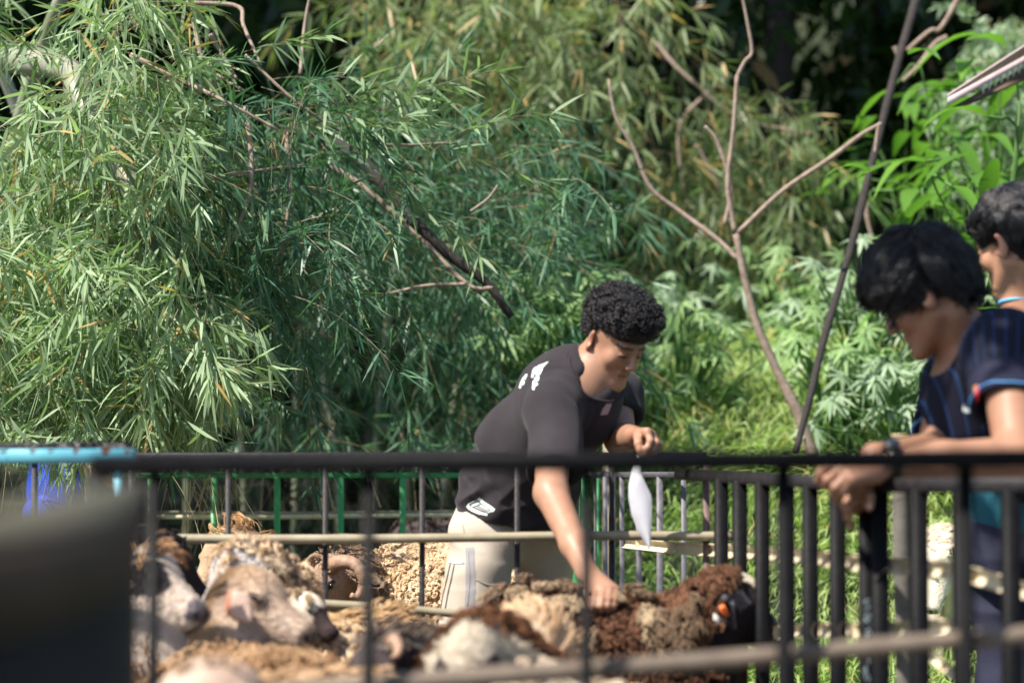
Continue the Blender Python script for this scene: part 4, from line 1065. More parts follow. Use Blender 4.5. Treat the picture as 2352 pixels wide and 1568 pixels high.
# right hand kneading the fleece
kx = [1371, 1386, 1401, 1414]; kD = [5.47, 5.465, 5.47, 5.48]
kn = [P(x, y, D) for x, y, D in zip(kx, (1357, 1354, 1352, 1354), kD)]
fg = [[P(x - 4, 1377, D - .045), P(x - 6, 1391, D - .055), P(x - 5, 1402, D - .045)] for x, D in zip(kx, kD)]
hand(d, rwr, kn, fg, thumb=[P(1352, 1335, 5.53), P(1346, 1360, 5.48), P(1352, 1380, 5.44), P(1360, 1395, 5.42)])
# left hand pinching the sheet
kn = [P(1487, 992, 5.90), P(1497, 998, 5.915), P(1503, 1006, 5.93), P(1506, 1014, 5.95)]
fg = [[P(1494, 1012, 5.885), P(1487, 1028, 5.88), P(1481, 1043, 5.885)], [P(1508, 1016, 5.90), P(1500, 1031, 5.895), P(1490, 1040, 5.90)],
      [P(1513, 1020, 5.92), P(1506, 1034, 5.91), P(1497, 1038, 5.92)], [P(1511, 1026, 5.94), P(1503, 1034, 5.94), P(1496, 1036, 5.95)]]
hand(d, lwr, kn, fg, rs=.0088, palm=.019, thumb=[P(1465, 1000, 5.93), P(1466, 1018, 5.89), P(1470, 1032, 5.885), P(1474, 1045, 5.885)])
_, Vb, Qb = sdf_put('body', d, .0032, M['skin'], m1, tint=lambda V: skin_tint(V, SK, H1))
# shirt
d = SDF(); hem = P(1180, 1200, 6.42); hemn = unit(np.array([-.22, 0, -1.]))
d.chain([P(1182, 1245, 6.43), P(1185, 1150, 6.40), P(1224, 1030, 6.30), P(1300, 925, 6.17)], [.158, .151, .139, .124], .05, flat=(.25, 1, 0), fs=1.12)
d.cone(P(1300, 925, 6.17), P(1345, 872, 6.13), .118, .082, .06)
sl1 = P(1272, 1090, 5.865)
d.cone(rsh, ch, .064, .096, .05).cone(rsh, sl1, .066, .067, .03)
sl2 = P(1434, 968, 6.30)
d.cone(lsh, ch, .070, .10, .05).cone(lsh, sl2, .064, .052, .03)
d.cone(nb - (H1.w(0, -.02, -.05) - nb) * .35, H1.w(0, .01, -.045), .060, .088, .012, sub=True)          # neck opening
d.slab(P(1272, 1086, 5.87), unit(sl1 - rsh), sl1, .11)
d.slab(P(1434, 950, 6.30), unit(sl2 - lsh + np.array([0, 0, -.03])), sl2, .10)
d.cone(rsh * .25 + sl1 * .75, sl1 + unit(sl1 - rsh) * .05, .058, .063, .004, sub=True)
d.cone(lsh * .3 + sl2 * .7, sl2 + unit(sl2 - lsh) * .05, .043, .047, .004, sub=True)
d.cone(P(1375, 872, 6.02), P(1392, 905, 5.94), .048, .040, .02, sub=True)
d.plane(hem, hemn)
sp = unit(nb - pel)
def shirt_fold(V, N):
    V = cloth(V, N, .009, 4.2, 2, sp); V = V + N * (.005 * vnoise(V * [1, 1, .55], 13, 8))[:, None]
    # sag folds at the waist and creases at armpit
    t = (V - pel) @ sp; sd_ = (V - pel) @ np.array([0.25, -.95, 0])
    V = V + N * (np.exp(-((t - .10) / .09) ** 2) * .006 * np.sin((t * 60 + V[:, 0] * 28)))[:, None]
    fd = V @ np.array([[14., 0, 5.], [3., 4., 0], [-16., 0, 9.]]); fw = np.exp(-((t - .06) / .13) ** 2); V = V + N * (fw * .010 * (1 - 2 * np.abs(vnoise(fd, 1.0, 6))))[:, None]
    a = np.linalg.norm(V - (rsh * .75 + ch * .25), axis=1)
    seam = np.exp(-((a - .098) / .006) ** 2) * .003
    return V - N * seam[:, None]
shirt1, Vs, Qs = sdf_put('shirt', d, .0042, M['shirt_black'], m1, shirt_fold)
b1 = bvh(Vs, Qs)
# neck ribbing, hem stitching
nx_ = unit(H1.w(0, -.02, -.05) - nb + np.array([.02, -.05, 0])); e1 = unit(np.cross(nx_, [0, 1, .01])); e2 = np.cross(nx_, e1); a_ = np.linspace(0, 2 * math.pi, 48)
for rr_, m_ in ((.091, .0042), (.099, .0016)):
    p_ = []
    for q in a_:
        h_ = b1.find_nearest(Vector(nb + np.array([.014, -.03, -.012]) + (e1 * math.cos(q) + e2 * math.sin(q)) * rr_)); p_.append(np.array(h_[0]) + np.array(h_[1]) * .001)
    p_ = np.array(p_); p_[-1] = p_[0]
    for _ in range(3): p_ = (np.roll(p_[:-1], 1, 0) + p_[:-1] * 2 + np.roll(p_[:-1], -1, 0)) / 4; p_ = np.concatenate([p_, p_[:1]])
    V, Q, Tt = tubes(p_, np.full(len(p_), m_), 6, caps=False); put('neck_rib', V, Q, M['shirt_black'], m1, smooth=True)
# trousers
d = SDF()
hr = P(1112, 1245, 6.36); hl = P(1243, 1235, 6.52); kr = P(1068, 1500, 6.30); kl = P(1262, 1500, 6.60); ar = P(1040, 1880, 6.5); al = P(1262, 1850, 6.85)
d.cone(P(1138, 1200, 6.42), P(1228, 1200, 6.48), .118, .118, .05)
d.chain([hr, kr, ar], [.090, .074, .068], .04); d.chain([hl, kl, al], [.092, .078, .070], .04)
d.plane(P(1180, 1150, 6.42), np.array([.25, 0, 1.]))
def tr_fold(V, N):
    V = cloth(V, N, .008, 6, 9, (0, 0, 1)); t = V[:, 2]; V = V + N * (.006 * (1 - 2 * np.abs(vnoise(V * [1, 1, 1.7], 8, 3))))[:, None]
    return V + N * (.004 * np.sin(t * 55 + V[:, 0] * 30 + 2 * np.sin(V[:, 0] * 25)) * np.exp(-((t - .9) / .18) ** 2))[:, None]
tr1, Vt, Qt = sdf_put('trousers', d, .006, M['trousers'], m1, tr_fold, rl=2)
b2 = bvh(Vt, Qt)
for nm, a in (('foot', ar), ('foot', al)):
    d = SDF(); a = a.copy(); a[2] = .05; f0 = a + [0, 0, .10]; d.cone(f0, a + [0, 0, .02], .062, .05, .03); d.cone(a - [.02, -.02, 0], a + [.15, -.10, -.015], .045, .035, .03, flat=(0, 0, 1), fs=1.0)
    sdf_put('boot', d, .008, M['shoe'], m1)
# side stripes, pocket edge and seams of the trousers
for pts in ([(1035, 1294), (1027, 1330), (1018, 1368), (1012, 1400)], [(1044, 1296), (1037, 1330), (1029, 1365), (1023, 1400)]):
    decal_line('side_stripe', b2, pts, .0022, M['stripe'], m1, off=.0005)
decal_line('pocket_edge', b2, [(1033, 1290), (1048, 1293), (1066, 1292)], .0028, mat('pale_piping', (.62, .64, .72), .8), m1)
seam = mat('darker_seam_thread', (.30, .27, .24), .9)  # seam lines in a tone darker than the trousers
decal_line('seam', b2, [(1076, 1262), (1079, 1330), (1074, 1390)], .0013, seam, m1); decal_line('seam', b2, [(1092, 1330), (1120, 1342), (1150, 1340)], .0012, seam, m1)
decal_line('seam', b2, [(1062, 1200), (1074, 1240), (1108, 1226)], .0012, seam, m1)
decal_poly('side_panel', b2, [(1069, 1256), (1089, 1256), (1092, 1330), (1090, 1400), (1068, 1400), (1070, 1330)], mat('grey_panel_cloth', (.27, .26, .27), .9), m1, step=2.0, off=.0008)
# prints on the shirt
def zb(p): return [((1480 + x * .07652) / 1.2653, (1030 + y * .07652) / 1.2653) for x, y in p]
pr = M['white_print']
for poly in ([(700, 745), (640, 760), (520, 900), (440, 1060), (380, 1260), (430, 1290), (490, 1210), (590, 1110), (590, 1030), (650, 920)],
             [(1080, 460), (980, 500), (900, 620), (850, 860), (900, 890), (960, 800), (1010, 650), (1080, 540)],
             [(1150, 840), (1060, 800), (980, 900), (900, 1050), (885, 1340), (960, 1350), (985, 1240), (1100, 1150), (1090, 1090), (980, 1110), (1110, 1000), (1150, 900)],
             [(1500, 270), (1280, 370), (1100, 430), (1060, 600), (1000, 760), (1080, 830), (1190, 740), (1260, 600), (1340, 430)]):
    decal_poly('shirt_print', b1, zb(poly), pr, m1, step=.8)
pk = M['print_dark']
for ln in ([(1010, 700), (1060, 735)], [(930, 760), (985, 790)], [(960, 990), (1010, 1010)], [(940, 1190), (990, 1215)], [(1180, 470), (1290, 520)], [(600, 870), (650, 900)], [(450, 1180), (500, 1200)], [(1120, 560), (1200, 610)], [(1080, 660), (1180, 700)], [(980, 1060), (1060, 1080)], [(1010, 930), (1080, 960)], [(560, 960), (620, 990)], [(490, 1100), (540, 1130)]):
    decal_line('print_gap', b1, zb([ln[0], ((ln[0][0] + ln[1][0]) / 2, (ln[0][1] + ln[1][1]) / 2), ln[1]]), .0019, pk, m1, n=5, off=.002)
def zh(p): return [((1300 + x * .08503) / 1.2653, (1400 + y * .08503) / 1.2653) for x, y in p]
decal_poly('hem_print', b1, zh([(1100, 515), (1040, 570), (740, 730), (650, 830), (720, 920), (860, 1010), (1060, 1090), (1380, 1150), (1370, 1060), (1600, 1000), (1630, 920), (1500, 820), (1300, 690)]), pr, m1, step=1.0, off=.0012)
for ln in ([(1040, 615), (900, 690), (760, 770)], [(760, 770), (880, 870), (1100, 970), (1380, 1050)], [(1050, 620), (1160, 720), (1300, 830), (1480, 960)], [(900, 850), (980, 820), (1080, 780), (1150, 760)]):
    decal_line('hem_line', b1, zh(ln), .0014, pk, m1, n=8, off=.002)
decal_poly('hem_emblem', b1, zh([(900, 880), (1080, 790), (1300, 900), (1500, 1000), (1380, 1020), (1150, 970)]), mat('grey_print', (.25, .24, .25), .8), m1, step=1.0, off=.002)
def zc(p): return [((1200 + x * .3444) / 1.2653, (780 + y * .3444) / 1.2653) for x, y in p]
decal_poly('chest_print', b1, zc([(1640, 1130), (1600, 1180), (1580, 1235), (1640, 1230), (1665, 1170), (1690, 1100)]), mat('pink_grey_print', (.32, .24, .25), .8), m1, step=.8)
# curly hair
cap = SDF(); A = np.array([H1.R, H1.F, H1.U])
cap.ell(H1.w(0, -.002, .086), (.073, .086, .054), A, .02); cap.ell(H1.w(0, -.036, .045), (.070, .062, .064), A, .02); cap.ell(H1.w(0, .048, .088), (.056, .038, .034), A, .02)
cap.ell(H1.w(0, .088, -.008), (.060, .036, .052), A, .01, sub=True)
for x in (-1, 1): cap.ell(H1.w(x * .085, .010, -.018), (.035, .040, .045), A, .008, sub=True)
cap.ell(H1.w(0, -.05, -.055), (.10, .09, .045), A, .01, sub=True)
def lump(V, N): return V + N * (.001 + .006 * vnoise(V, 60, 3) + .009 * vnoise(V, 24, 5))[:, None]
hc, Vh, Qh = sdf_put('hair', cap, .0045, M['haircap'], m1, lump)
p0, qi = sample_quads(Vh, Qh, 5200, lambda c: (H1.loc(c)[:, 2] > .0) * 1.0, 5); Nh = vnormals(Vh, Qh)[Qh[qi, 0]]
r = np.random.default_rng(8); n = len(p0); K = 12; t = np.linspace(0, 1, K)
a1 = unit(np.cross(Nh, rdir(n, r))); a2 = np.cross(Nh, a1); ph = r.uniform(0, 6.28, n); topf = np.clip((H1.loc(p0)[:, 2] - .03) / .07, .15, 1)
hl_ = r.uniform(.006, .036, n) ** 1.0 * topf; cr_ = r.uniform(.0035, .0068, n)
an = ph[:, None] + t[None] * r.uniform(7, 13, n)[:, None]
pts = p0[:, None] + Nh[:, None] * (hl_[:, None] * np.sin(t * 1.6)[None])[..., None] + (a1[:, None] * np.cos(an)[..., None] + a2[:, None] * np.sin(an)[..., None]) * (cr_[:, None] * np.clip(t * 3, 0, 1))[..., None]
hair('curls', pts, .0011, .0008, M['curly'], hc, kind='stuff')
# the sheet of paper
pa = thing('paper_sheet', P(1475, 1040, 5.885), 'curled white sheet of paper dangling from the pinching fingers', 'paper')
ys = [1020, 1032, 1045, 1085, 1112, 1140, 1180, 1220, 1262]; xl = [1466, 1466, 1463, 1450, 1444, 1443.5, 1450, 1466, 1490]; xr = [1471, 1474, 1477, 1471, 1484, 1497, 1497, 1496, 1493.5]
n = 34; yy = np.linspace(1020, 1262, n); L_ = np.interp(yy, ys, xl); R_ = np.interp(yy, ys, xr); k = 9; u = np.linspace(0, 1, k)
PX = L_[:, None] + (R_ - L_)[:, None] * u; PY = yy[:, None] + 0 * u; PD = 5.885 - .016 * np.sin(u * 2.4 - .3)[None] * np.clip((yy - 1020) / 80, 0, 1)[:, None] + .02 * (yy[:, None] - 1020) / 240
Va = PA(PX, PY, PD).reshape(-1, 3); Vb2 = Va + [0, .0006, 0]; idx = np.arange(n * k).reshape(n, k)
Q = np.stack([idx[:-1, :-1], idx[1:, :-1], idx[1:, 1:], idx[:-1, 1:]], -1).reshape(-1, 4)
put('sheet', np.concatenate([Va, Vb2]), np.concatenate([Q, Q[:, ::-1] + n * k]), M['paper'], pa, smooth=True)

# ------------------------------------------------------------------ polo shirt cloth with pinstripes (stripe coordinate is stored on the cloth)
def polo_mat():
    m = bpy.data.materials.new('navy_pinstripe_polo'); m.use_nodes = True; N = m.node_tree.nodes; L = m.node_tree.links; b = N["Principled BSDF"]
    a = N.new("ShaderNodeAttribute"); a.attribute_name = 'stripe'
    f = N.new("ShaderNodeMath"); f.operation = 'FRACT'; L.new(a.outputs['Fac'], f.inputs[0])
    s = N.new("ShaderNodeMath"); s.operation = 'SUBTRACT'; s.inputs[1].default_value = .5; L.new(f.outputs[0], s.inputs[0])
    ab_ = N.new("ShaderNodeMath"); ab_.operation = 'ABSOLUTE'; L.new(s.outputs[0], ab_.inputs[0])
    r_ = N.new("ShaderNodeValToRGB"); e = r_.color_ramp.elements; e[0].position = .02; e[0].color = (.016, .05, .15, 1); e[1].position = .06; e[1].color = (.006, .007, .018, 1)
    L.new(ab_.outputs[0], r_.inputs[0])
    c = N.new("ShaderNodeAttribute"); c.attribute_name = 'tint'
    mx = N.new("ShaderNodeMix"); mx.data_type = 'RGBA'; L.new(c.outputs['Fac'], mx.inputs[0]); mx.inputs[7].default_value = (.014, .015, .034, 1); L.new(r_.outputs[0], mx.inputs[6])
    L.new(mx.outputs[2], b.inputs['Base Color']); b.inputs['Roughness'].default_value = .8; b.inputs['Specular IOR Level'].default_value = .2
    return m
M['polo'] = polo_mat()

# ------------------------------------------------------------------ bowed young man resting his arms on the fence
m2 = thing('person', P(2560, 1500, 5.5) * [1, 1, 0], 'bowed young man with bushy black hair in navy pinstriped polo, arms folded on the fence', 'person')
H2 = Head(P(2134, 678, 5.08), (-.82, .40, -.47), (-.5, .1, 1), sc=1.01)
d = SDF()
nb = P(2232, 850, 5.14); ch = P(2262, 930, 5.12); bel = P(2430, 1010, 5.25); pel = P(2600, 1110, 5.4)
lsh = P(2308, 800, 4.90); rsh = P(2205, 880, 5.36)
lel = P(2338, 1052, 4.70); lwr = P(2050, 1064, 4.66); rel = P(2150, 1035, 5.10); rwr = P(2008, 1050, 4.72)
d.chain([pel, bel, ch], [.13, .12, .13], .05, flat=(0, 1, 0), fs=.9); d.cone(ch, nb, .11, .07, .05)
d.cone(nb, H2.w(0, -.03, -.055), .062, .054, .03)
d.cone(lsh, ch, .06, .10, .05).cone(rsh, ch, .06, .10, .05)
d.cone(lsh, lel, .058, .046, .03).cone(lel, lel * .4 + lwr * .6, .046, .040, .02).cone(lel * .4 + lwr * .6, lwr, .040, .028, .02)
d.cone(rsh, rel, .054, .044, .03).cone(rel, rwr, .043, .028, .02)
H2.build(d)
# his left hand lies over the right one
def Z(x, y, D): return P((2330 + x * .1658) / 1.2653, (1300 + y * .1658) / 1.2653, D)
kn = [Z(560, 330, 4.63), Z(680, 400, 4.60), Z(800, 480, 4.575), Z(880, 560, 4.57)]
fg = [[Z(330, 450, 4.62), Z(300, 560, 4.635), Z(370, 650, 4.66)], [Z(450, 560, 4.59), Z(440, 660, 4.61), Z(520, 730, 4.64)],
      [Z(590, 690, 4.57), Z(560, 800, 4.60), Z(590, 900, 4.62)], [Z(680, 780, 4.575), Z(620, 870, 4.60), Z(640, 950, 4.63)]]
hand(d, Z(1230, 400, 4.63), kn, fg, rs=.0092, palm=.021, thumb=[Z(1000, 330, 4.66), Z(800, 250, 4.68), Z(640, 260, 4.69)])
d.cone(lwr, Z(1230, 400, 4.63), .026, .024, .015)
# his right hand hangs below
kn = [Z(860, 720, 4.66), Z(960, 700, 4.665), Z(1060, 690, 4.67), Z(1160, 680, 4.68)]
fg = [[Z(780, 1040, 4.63), Z(820, 1220, 4.645), Z(875, 1390, 4.67)], [Z(900, 960, 4.67), Z(900, 1090, 4.70), Z(960, 1130, 4.73)],
      [Z(1030, 940, 4.68), Z(1020, 1060, 4.71), Z(1050, 1090, 4.74)], [Z(1190, 860, 4.65), Z(1180, 1000, 4.65), Z(1175, 1060, 4.655)]]
hand(d, Z(1150, 480, 4.70), kn, fg, rs=.0098, palm=.021)
d.cone(rwr, Z(1150, 480, 4.70), .026, .024, .015)
SK2 = (.31, .165, .105)
_, Vb, Qb = sdf_put('body', d, .0032, M['skin'], m2, tint=lambda V: skin_tint(V, SK2, H2))
bb = bvh(Vb, Qb)
decal_poly('finger_nail', bb, [((2330 + x * .1658) / 1.2653, (1300 + y * .1658) / 1.2653) for x, y in ((1130, 1010), (1170, 980), (1215, 985), (1235, 1030), (1210, 1075), (1150, 1070))], M['nail'], m2, step=1.0, off=.0006)
decal_poly('finger_nail', bb, [((2330 + x * .1658) / 1.2653, (1300 + y * .1658) / 1.2653) for x, y in ((815, 1350), (850, 1360), (885, 1420), (880, 1445), (850, 1420))], M['nail'], m2, step=1.0, off=.0006)
# polo
d = SDF()
d.chain([pel, bel, P(2270, 940, 5.13)], [.16, .15, .145], .05, flat=(0, 1, 0), fs=.9); d.cone(P(2270, 940, 5.13), P(2240, 868, 5.12), .135, .09, .05)
s1 = P(2322, 935, 4.81); s2 = P(2168, 1000, 5.20)
d.cone(lsh, ch, .078, .11, .05).cone(lsh, s1, .080, .082, .04)
d.cone(rsh, ch, .078, .11, .05).cone(rsh, s2, .078, .068, .04)
nd = unit(H2.w(0, -.03, -.055) - nb)
d.cone(nb - nd * .04, nb + nd * .12 + np.array([-.03, 0, 0]), .062, .10, .01, sub=True)
u1 = unit(s1 - lsh + np.array([-.012, 0, 0])); u2 = unit(s2 - rsh + np.array([.02, 0, 0]))
d.slab(s1, u1, s1 + u1 * .02, .13); d.slab(s2, u2, s2 + u2 * .02, .10)
d.cone(lsh * .3 + s1 * .7, s1 + u1 * .04, .068, .075, .004, sub=True); d.cone(rsh * .3 + s2 * .7, s2 + u2 * .04, .056, .060, .004, sub=True)
def polo_fold(V, N): return cloth(V, N, .0055, 6, 12, (0.2, 0, 1))
def polo_attr(V):
    ax1 = u1; e1 = unit(np.cross(ax1, [0, 1, 0])); e2 = np.cross(ax1, e1)
    q = V - lsh; t1 = q @ ax1; ang = np.arctan2(q @ e2, q @ e1); rad1 = np.linalg.norm(q - np.outer(t1, ax1), axis=1)
    q2 = V - rsh; t2 = q2 @ u2; g1 = unit(np.cross(u2, [0, 1, 0])); g2 = np.cross(u2, g1); ang2 = np.arctan2(q2 @ g2, q2 @ g1); rad2 = np.linalg.norm(q2 - np.outer(t2, u2), axis=1)
    near = (rad1 < .098) & (t1 > -.02) & (V[:, 1] < 4.97); far = (rad2 < .088) & (t2 > .02) & (V[:, 1] > 5.1) & ~near
    L1 = np.linalg.norm(s1 - lsh); L2 = np.linalg.norm(s2 - rsh)
    stripe = np.where(near, ang * 3.6, np.where(far, ang2 * 3.2, (V[:, 0] + V[:, 2] * .25) * 34))
    cuff = (near & (t1 > L1 * .58)) | (far & (t2 > L2 * .55))
    return {'stripe': stripe, 'tint': cuff.astype(float)}
po2, Vs, Qs = sdf_put('polo_shirt', d, .0042, M['polo'], m2, polo_fold, attrs=polo_attr)
b3 = bvh(Vs, Qs)
def ring(c, ax, r, n=40, wob=0):
    e1 = unit(np.cross(ax, [0, 1, .01])); e2 = np.cross(ax, e1); a = np.linspace(0, 2 * math.pi, n)
    return c + (e1 * np.cos(a)[:, None] + e2 * np.sin(a)[:, None]) * r + ax * (wob * np.sin(a * 4 + 1))[:, None]
def hug(bv, pts, off):
    out = []
    for q in pts:
        h = bv.find_nearest(Vector(q)); out.append(np.array(h[0]) + np.array(h[1]) * off)
    return np.array(out)
for c_, ax, rr_ in ((s1 - u1 * .006, u1, .081), (s2 - u2 * .006, u2, .068), (lsh + u1 * np.linalg.norm(s1 - lsh) * .58, u1, .081)):
    p = hug(b3, ring(c_, ax, rr_, 44, .002), .0008); V, Q, Tt = tubes(p, np.full(len(p), .0019 if rr_ else .001), 4, caps=False)
    put('cuff_trim', V, Q, M['light_blue'] if c_ is not None and not np.allclose(c_, lsh + u1 * np.linalg.norm(s1 - lsh) * .58) else M['navy'], m2)
# collar: a folded band round the neck
a = np.linspace(-.3, 2 * math.pi - .9, 30); e1 = unit(np.cross(nd, [0, 1, 0])); e2 = np.cross(nd, e1)
lo_ = nb + nd * .01 + (e1 * np.cos(a)[:, None] + e2 * np.sin(a)[:, None]) * .088 - nd * .035; hi_ = nb + nd * .045 + (e1 * np.cos(a)[:, None] + e2 * np.sin(a)[:, None]) * .069
V = np.concatenate([lo_, hi_, hi_ - (hi_ - nb) * .06, lo_ - (lo_ - nb) * .06]); k = 30
Q = []
for i in range(k - 1):
    for j in range(4): Q.append([j * k + i, j * k + i + 1, ((j + 1) % 4) * k + i + 1, ((j + 1) % 4) * k + i])
put('collar', V, np.array(Q), M['navy'], m2, smooth=True)
def zs(p): return [((2700 + x * .14032) / 1.2653, (1080 + y * .14032) / 1.2653) for x, y in p]
decal_poly('sleeve_badge', b3, zs([(955, 300), (1040, 295), (1035, 480), (1015, 640), (985, 640), (960, 440)]), M['red'], m2, step=1.0)
decal_line('badge_edge', b3, zs([(958, 430), (962, 310), (1040, 300)]), .0012, M['gold'], m2, n=8, off=.002)
decal_poly('chest_logo', b3, zs([(720, 680), (700, 780), (760, 840), (850, 835), (820, 750), (760, 745)]), M['white_print'], m2, step=1.0)
# watch
wc = P(2046, 1062, 4.66); wax = unit(lwr - lel)
p = ring(wc, wax, .0345, 32); V, Q, Tt = tubes(p, np.full(32, .004), 6, caps=False)
# the strap is a flat band
e1 = unit(np.cross(wax, [0, 1, .01])); e2 = np.cross(wax, e1); a = np.linspace(0, 2 * math.pi, 33)
rings = [wc + wax * o_ + (e1 * np.cos(a)[:, None] + e2 * np.sin(a)[:, None]) * rr_ for o_, rr_ in ((-.011, .0335), (-.011, .037), (.011, .037), (.011, .0335))]
V = np.concatenate(rings); Q = [[j * 33 + i, j * 33 + i + 1, ((j + 1) % 4) * 33 + i + 1, ((j + 1) % 4) * 33 + i] for i in range(32) for j in range(4)]
wt = thing('wristwatch', wc, 'dark wristwatch on the bowed man\'s wrist', 'watch'); put('strap', V, np.array(Q), M['rubber'], wt, smooth=False)
g = Geo(); wtop = wc + np.array([0, -.012, .036]); g.tubes([wtop - [0, -.003, .004], wtop + [0, -.003, .006]], [[.018, .017]], 16); g.put('watch_case', M['rubber'], wt)
g = Geo(); g.tubes([wtop + [0, -.003, .0062], wtop + [0, -.0034, .0075]], [[.015, .014]], 16); g.put('watch_face', M['glass'], wt)
# trousers and boots (out of the frame)
d = SDF(); d.cone(P(2570, 1150, 5.35), P(2640, 1150, 5.5), .13, .13, .05)
for hx, hD in ((2560, 5.3), (2670, 5.5)):
    q = P(hx, 1230, hD); d.chain([q, [q[0] + .02, q[1], .5], [q[0] + .05, q[1] + .02, .08]], [.10, .08, .065], .04)
d.plane(P(2600, 1090, 5.4), (-.3, 0, 1)); sdf_put('trousers', d, .008, M['navy'], m2, tr_fold)
for hx, hD in ((2560, 5.3), (2670, 5.5)):
    q = P(hx, 1230, hD); d = SDF(); d.cone([q[0] + .06, q[1], .06], [q[0] - .12, q[1], .045], .055, .045, .03); sdf_put('boot', d, .01, M['shoe'], m2)
# bushy hair: base and long strands
def straight_hair(Hd, parent, n, Lr, seed, mask, comb, capprims, subs, r0=.0007, lift=.55, grav=.9, wave=.004, clump=.5):
    A = np.array([Hd.R, Hd.F, Hd.U]); cap = SDF()
    for c_, r_ in capprims: cap.ell(Hd.w(*c_), np.array(r_) * Hd.s, A, .02)
    for c_, r_ in subs: cap.ell(Hd.w(*c_), np.array(r_) * Hd.s, A, .008, sub=True)
    hc, Vh, Qh = sdf_put('hair', cap, .005, M['haircap'], parent, lambda V, N: V + N * (.004 * vnoise(V, 40, 3))[:, None])
    r = np.random.default_rng(seed); K = 9; nc = n // 8
    p0, qi = sample_quads(Vh, Qh, nc, lambda c: mask(Hd.loc(c)) * 1.0, seed); Nn = vnormals(Vh, Qh)[Qh[qi, 0]]
    lp = Hd.loc(p0); cd = comb(lp, r); cd = unit(Hd.R * cd[:, :1] + Hd.F * cd[:, 1:2] + Hd.U * cd[:, 2:3])
    tg = unit(cd - Nn * (cd * Nn).sum(1, keepdims=True)); Lc = r.uniform(*Lr, nc) * np.where(lp[:, 1] > .045, .62, 1); t = np.linspace(0, 1, K)
    li = r.uniform(.6, 1.3, nc) * lift
    # guide
    G = np.zeros((nc, K, 3)); G[:, 0] = p0; dirn = unit(tg + Nn * li[:, None])
    sway = rdir(nc, r)
    for i in range(1, K):
        G[:, i] = G[:, i - 1] + dirn * (Lc / (K - 1))[:, None]
        dirn = unit(dirn + np.array([0, 0, -grav]) * .16 - Nn * .10 + sway * wave * 30 * math.sin(i * 1.3))
    j = np.repeat(np.arange(nc), 8); off = r.normal(size=(len(j), 3)) * .0045
    Nj = Nn[j]; off = off - Nj * (off * Nj).sum(1, keepdims=True)
    tt = t[None, :, None]
    S_ = G[j] + off[:, None] * (1 - clump * tt) + rdir(len(j), r)[:, None] * .004 * tt ** 2 * r.uniform(.3, 1.6, (len(j), 1, 1))
    S_ += (np.cross(Nj, tg[j]))[:, None] * (np.sin(t * 7)[None] * r.uniform(.2, 1, (len(j), 1)) * wave)[..., None]
    hair('strands', S_, r0, r0 * .5, M['hair'], hc, kind='stuff')
def comb2(q, r):
    n = len(q); c = np.stack([q[:, 0] * 7 + .5 * np.sin(q[:, 0] * 90), np.full(n, .9) - (q[:, 1] < -.04) * 1.6, (q[:, 1] < -.04) * -1.0 + .05 * r.normal(size=n)], -1); return c + r.normal(size=(n, 3)) * .13
straight_hair(H2, m2, 26000, (.034, .074), 21, lambda q: (q[:, 2] > -.02) | (q[:, 1] < -.03), comb2,
              [((0, .000, .070), (.090, .102, .088)), ((0, -.045, .040), (.082, .070, .076)), ((0, .070, .082), (.074, .046, .042))],
              [((0, .10, -.022), (.080, .045, .066)), ((-.088, .020, -.035), (.030, .050, .052)), ((.088, .020, -.035), (.030, .050, .052)), ((0, -.08, -.075), (.12, .10, .045))], wave=.004, lift=.66)

# ------------------------------------------------------------------ rear man, cut by the right edge
m3 = thing('person', P(2350, 1500, 5.75) * [1, 1, 0], 'man with short black hair seen from behind at the right edge, teal shirt', 'person')
H3 = Head(P(2338, 560, 5.75), (-.60, .80, -.22), (-.12, 0, 1), sc=1.05)
d = SDF(); nb = P(2362, 705, 5.78); ch = P(2372, 835, 5.8); pel = P(2352, 1180, 5.85); lsh = P(2268, 845, 5.62); rsh = P(2470, 835, 6.0)
d.chain([pel, (pel + ch) / 2, ch], [.12, .115, .13], .05); d.cone(ch, nb, .11, .06, .05); d.cone(nb, H3.w(0, -.02, -.05), .060, .055, .03)
lel = P(2330, 1010, 5.5); lwr = P(2420, 1100, 5.3); rel = P(2500, 1010, 6.0); rwr = P(2460, 1110, 5.7)
d.cone(lsh, ch, .06, .1, .05).cone(rsh, ch, .06, .1, .05).cone(lsh, lel, .05, .042, .03).cone(lel, lwr, .04, .027, .02).cone(rsh, rel, .05, .042, .03).cone(rel, rwr, .04, .027, .02)
for w_, s_ in ((lwr, 0), (rwr, 1)):
    kn = [w_ + np.array([.02 + .0 * i, -.06, .02 - .02 * i]) for i in range(4)]; fg = [[k_ + np.array([0, -.03, -.01]), k_ + np.array([0, -.035, -.035]), k_ + np.array([0, -.02, -.05])] for k_ in kn]
    hand(d, w_, kn, fg, thumb=[w_ + np.array([0, -.02, .02]), w_ + np.array([-.01, -.05, .03]), w_ + np.array([-.01, -.07, .02])])
H3.build(d)
sdf_put('body', d, .0040, M['skin'], m3, tint=lambda V: skin_tint(V, (.46, .24, .15), H3))
d = SDF(); d.chain([P(2350, 1310, 5.88), P(2352, 1150, 5.85), P(2370, 870, 5.8)], [.135, .135, .145], .05, flat=(0, 1, 0), fs=1.1); d.cone(P(2370, 870, 5.8), P(2366, 785, 5.79), .12, .085, .05)
d.cone(lsh, ch, .07, .11, .05).cone(rsh, ch, .07, .11, .05).cone(lsh, lel * .6 + lsh * .4, .068, .06, .03).cone(rsh, rel * .6 + rsh * .4, .068, .06, .03)
d.cone(nb - [0, 0, .04], nb + [0, 0, .10], .062, .09, .01, sub=True); d.plane(P(2350, 1308, 5.88), (0, 0, -1)); u_ = unit(lel - lsh)
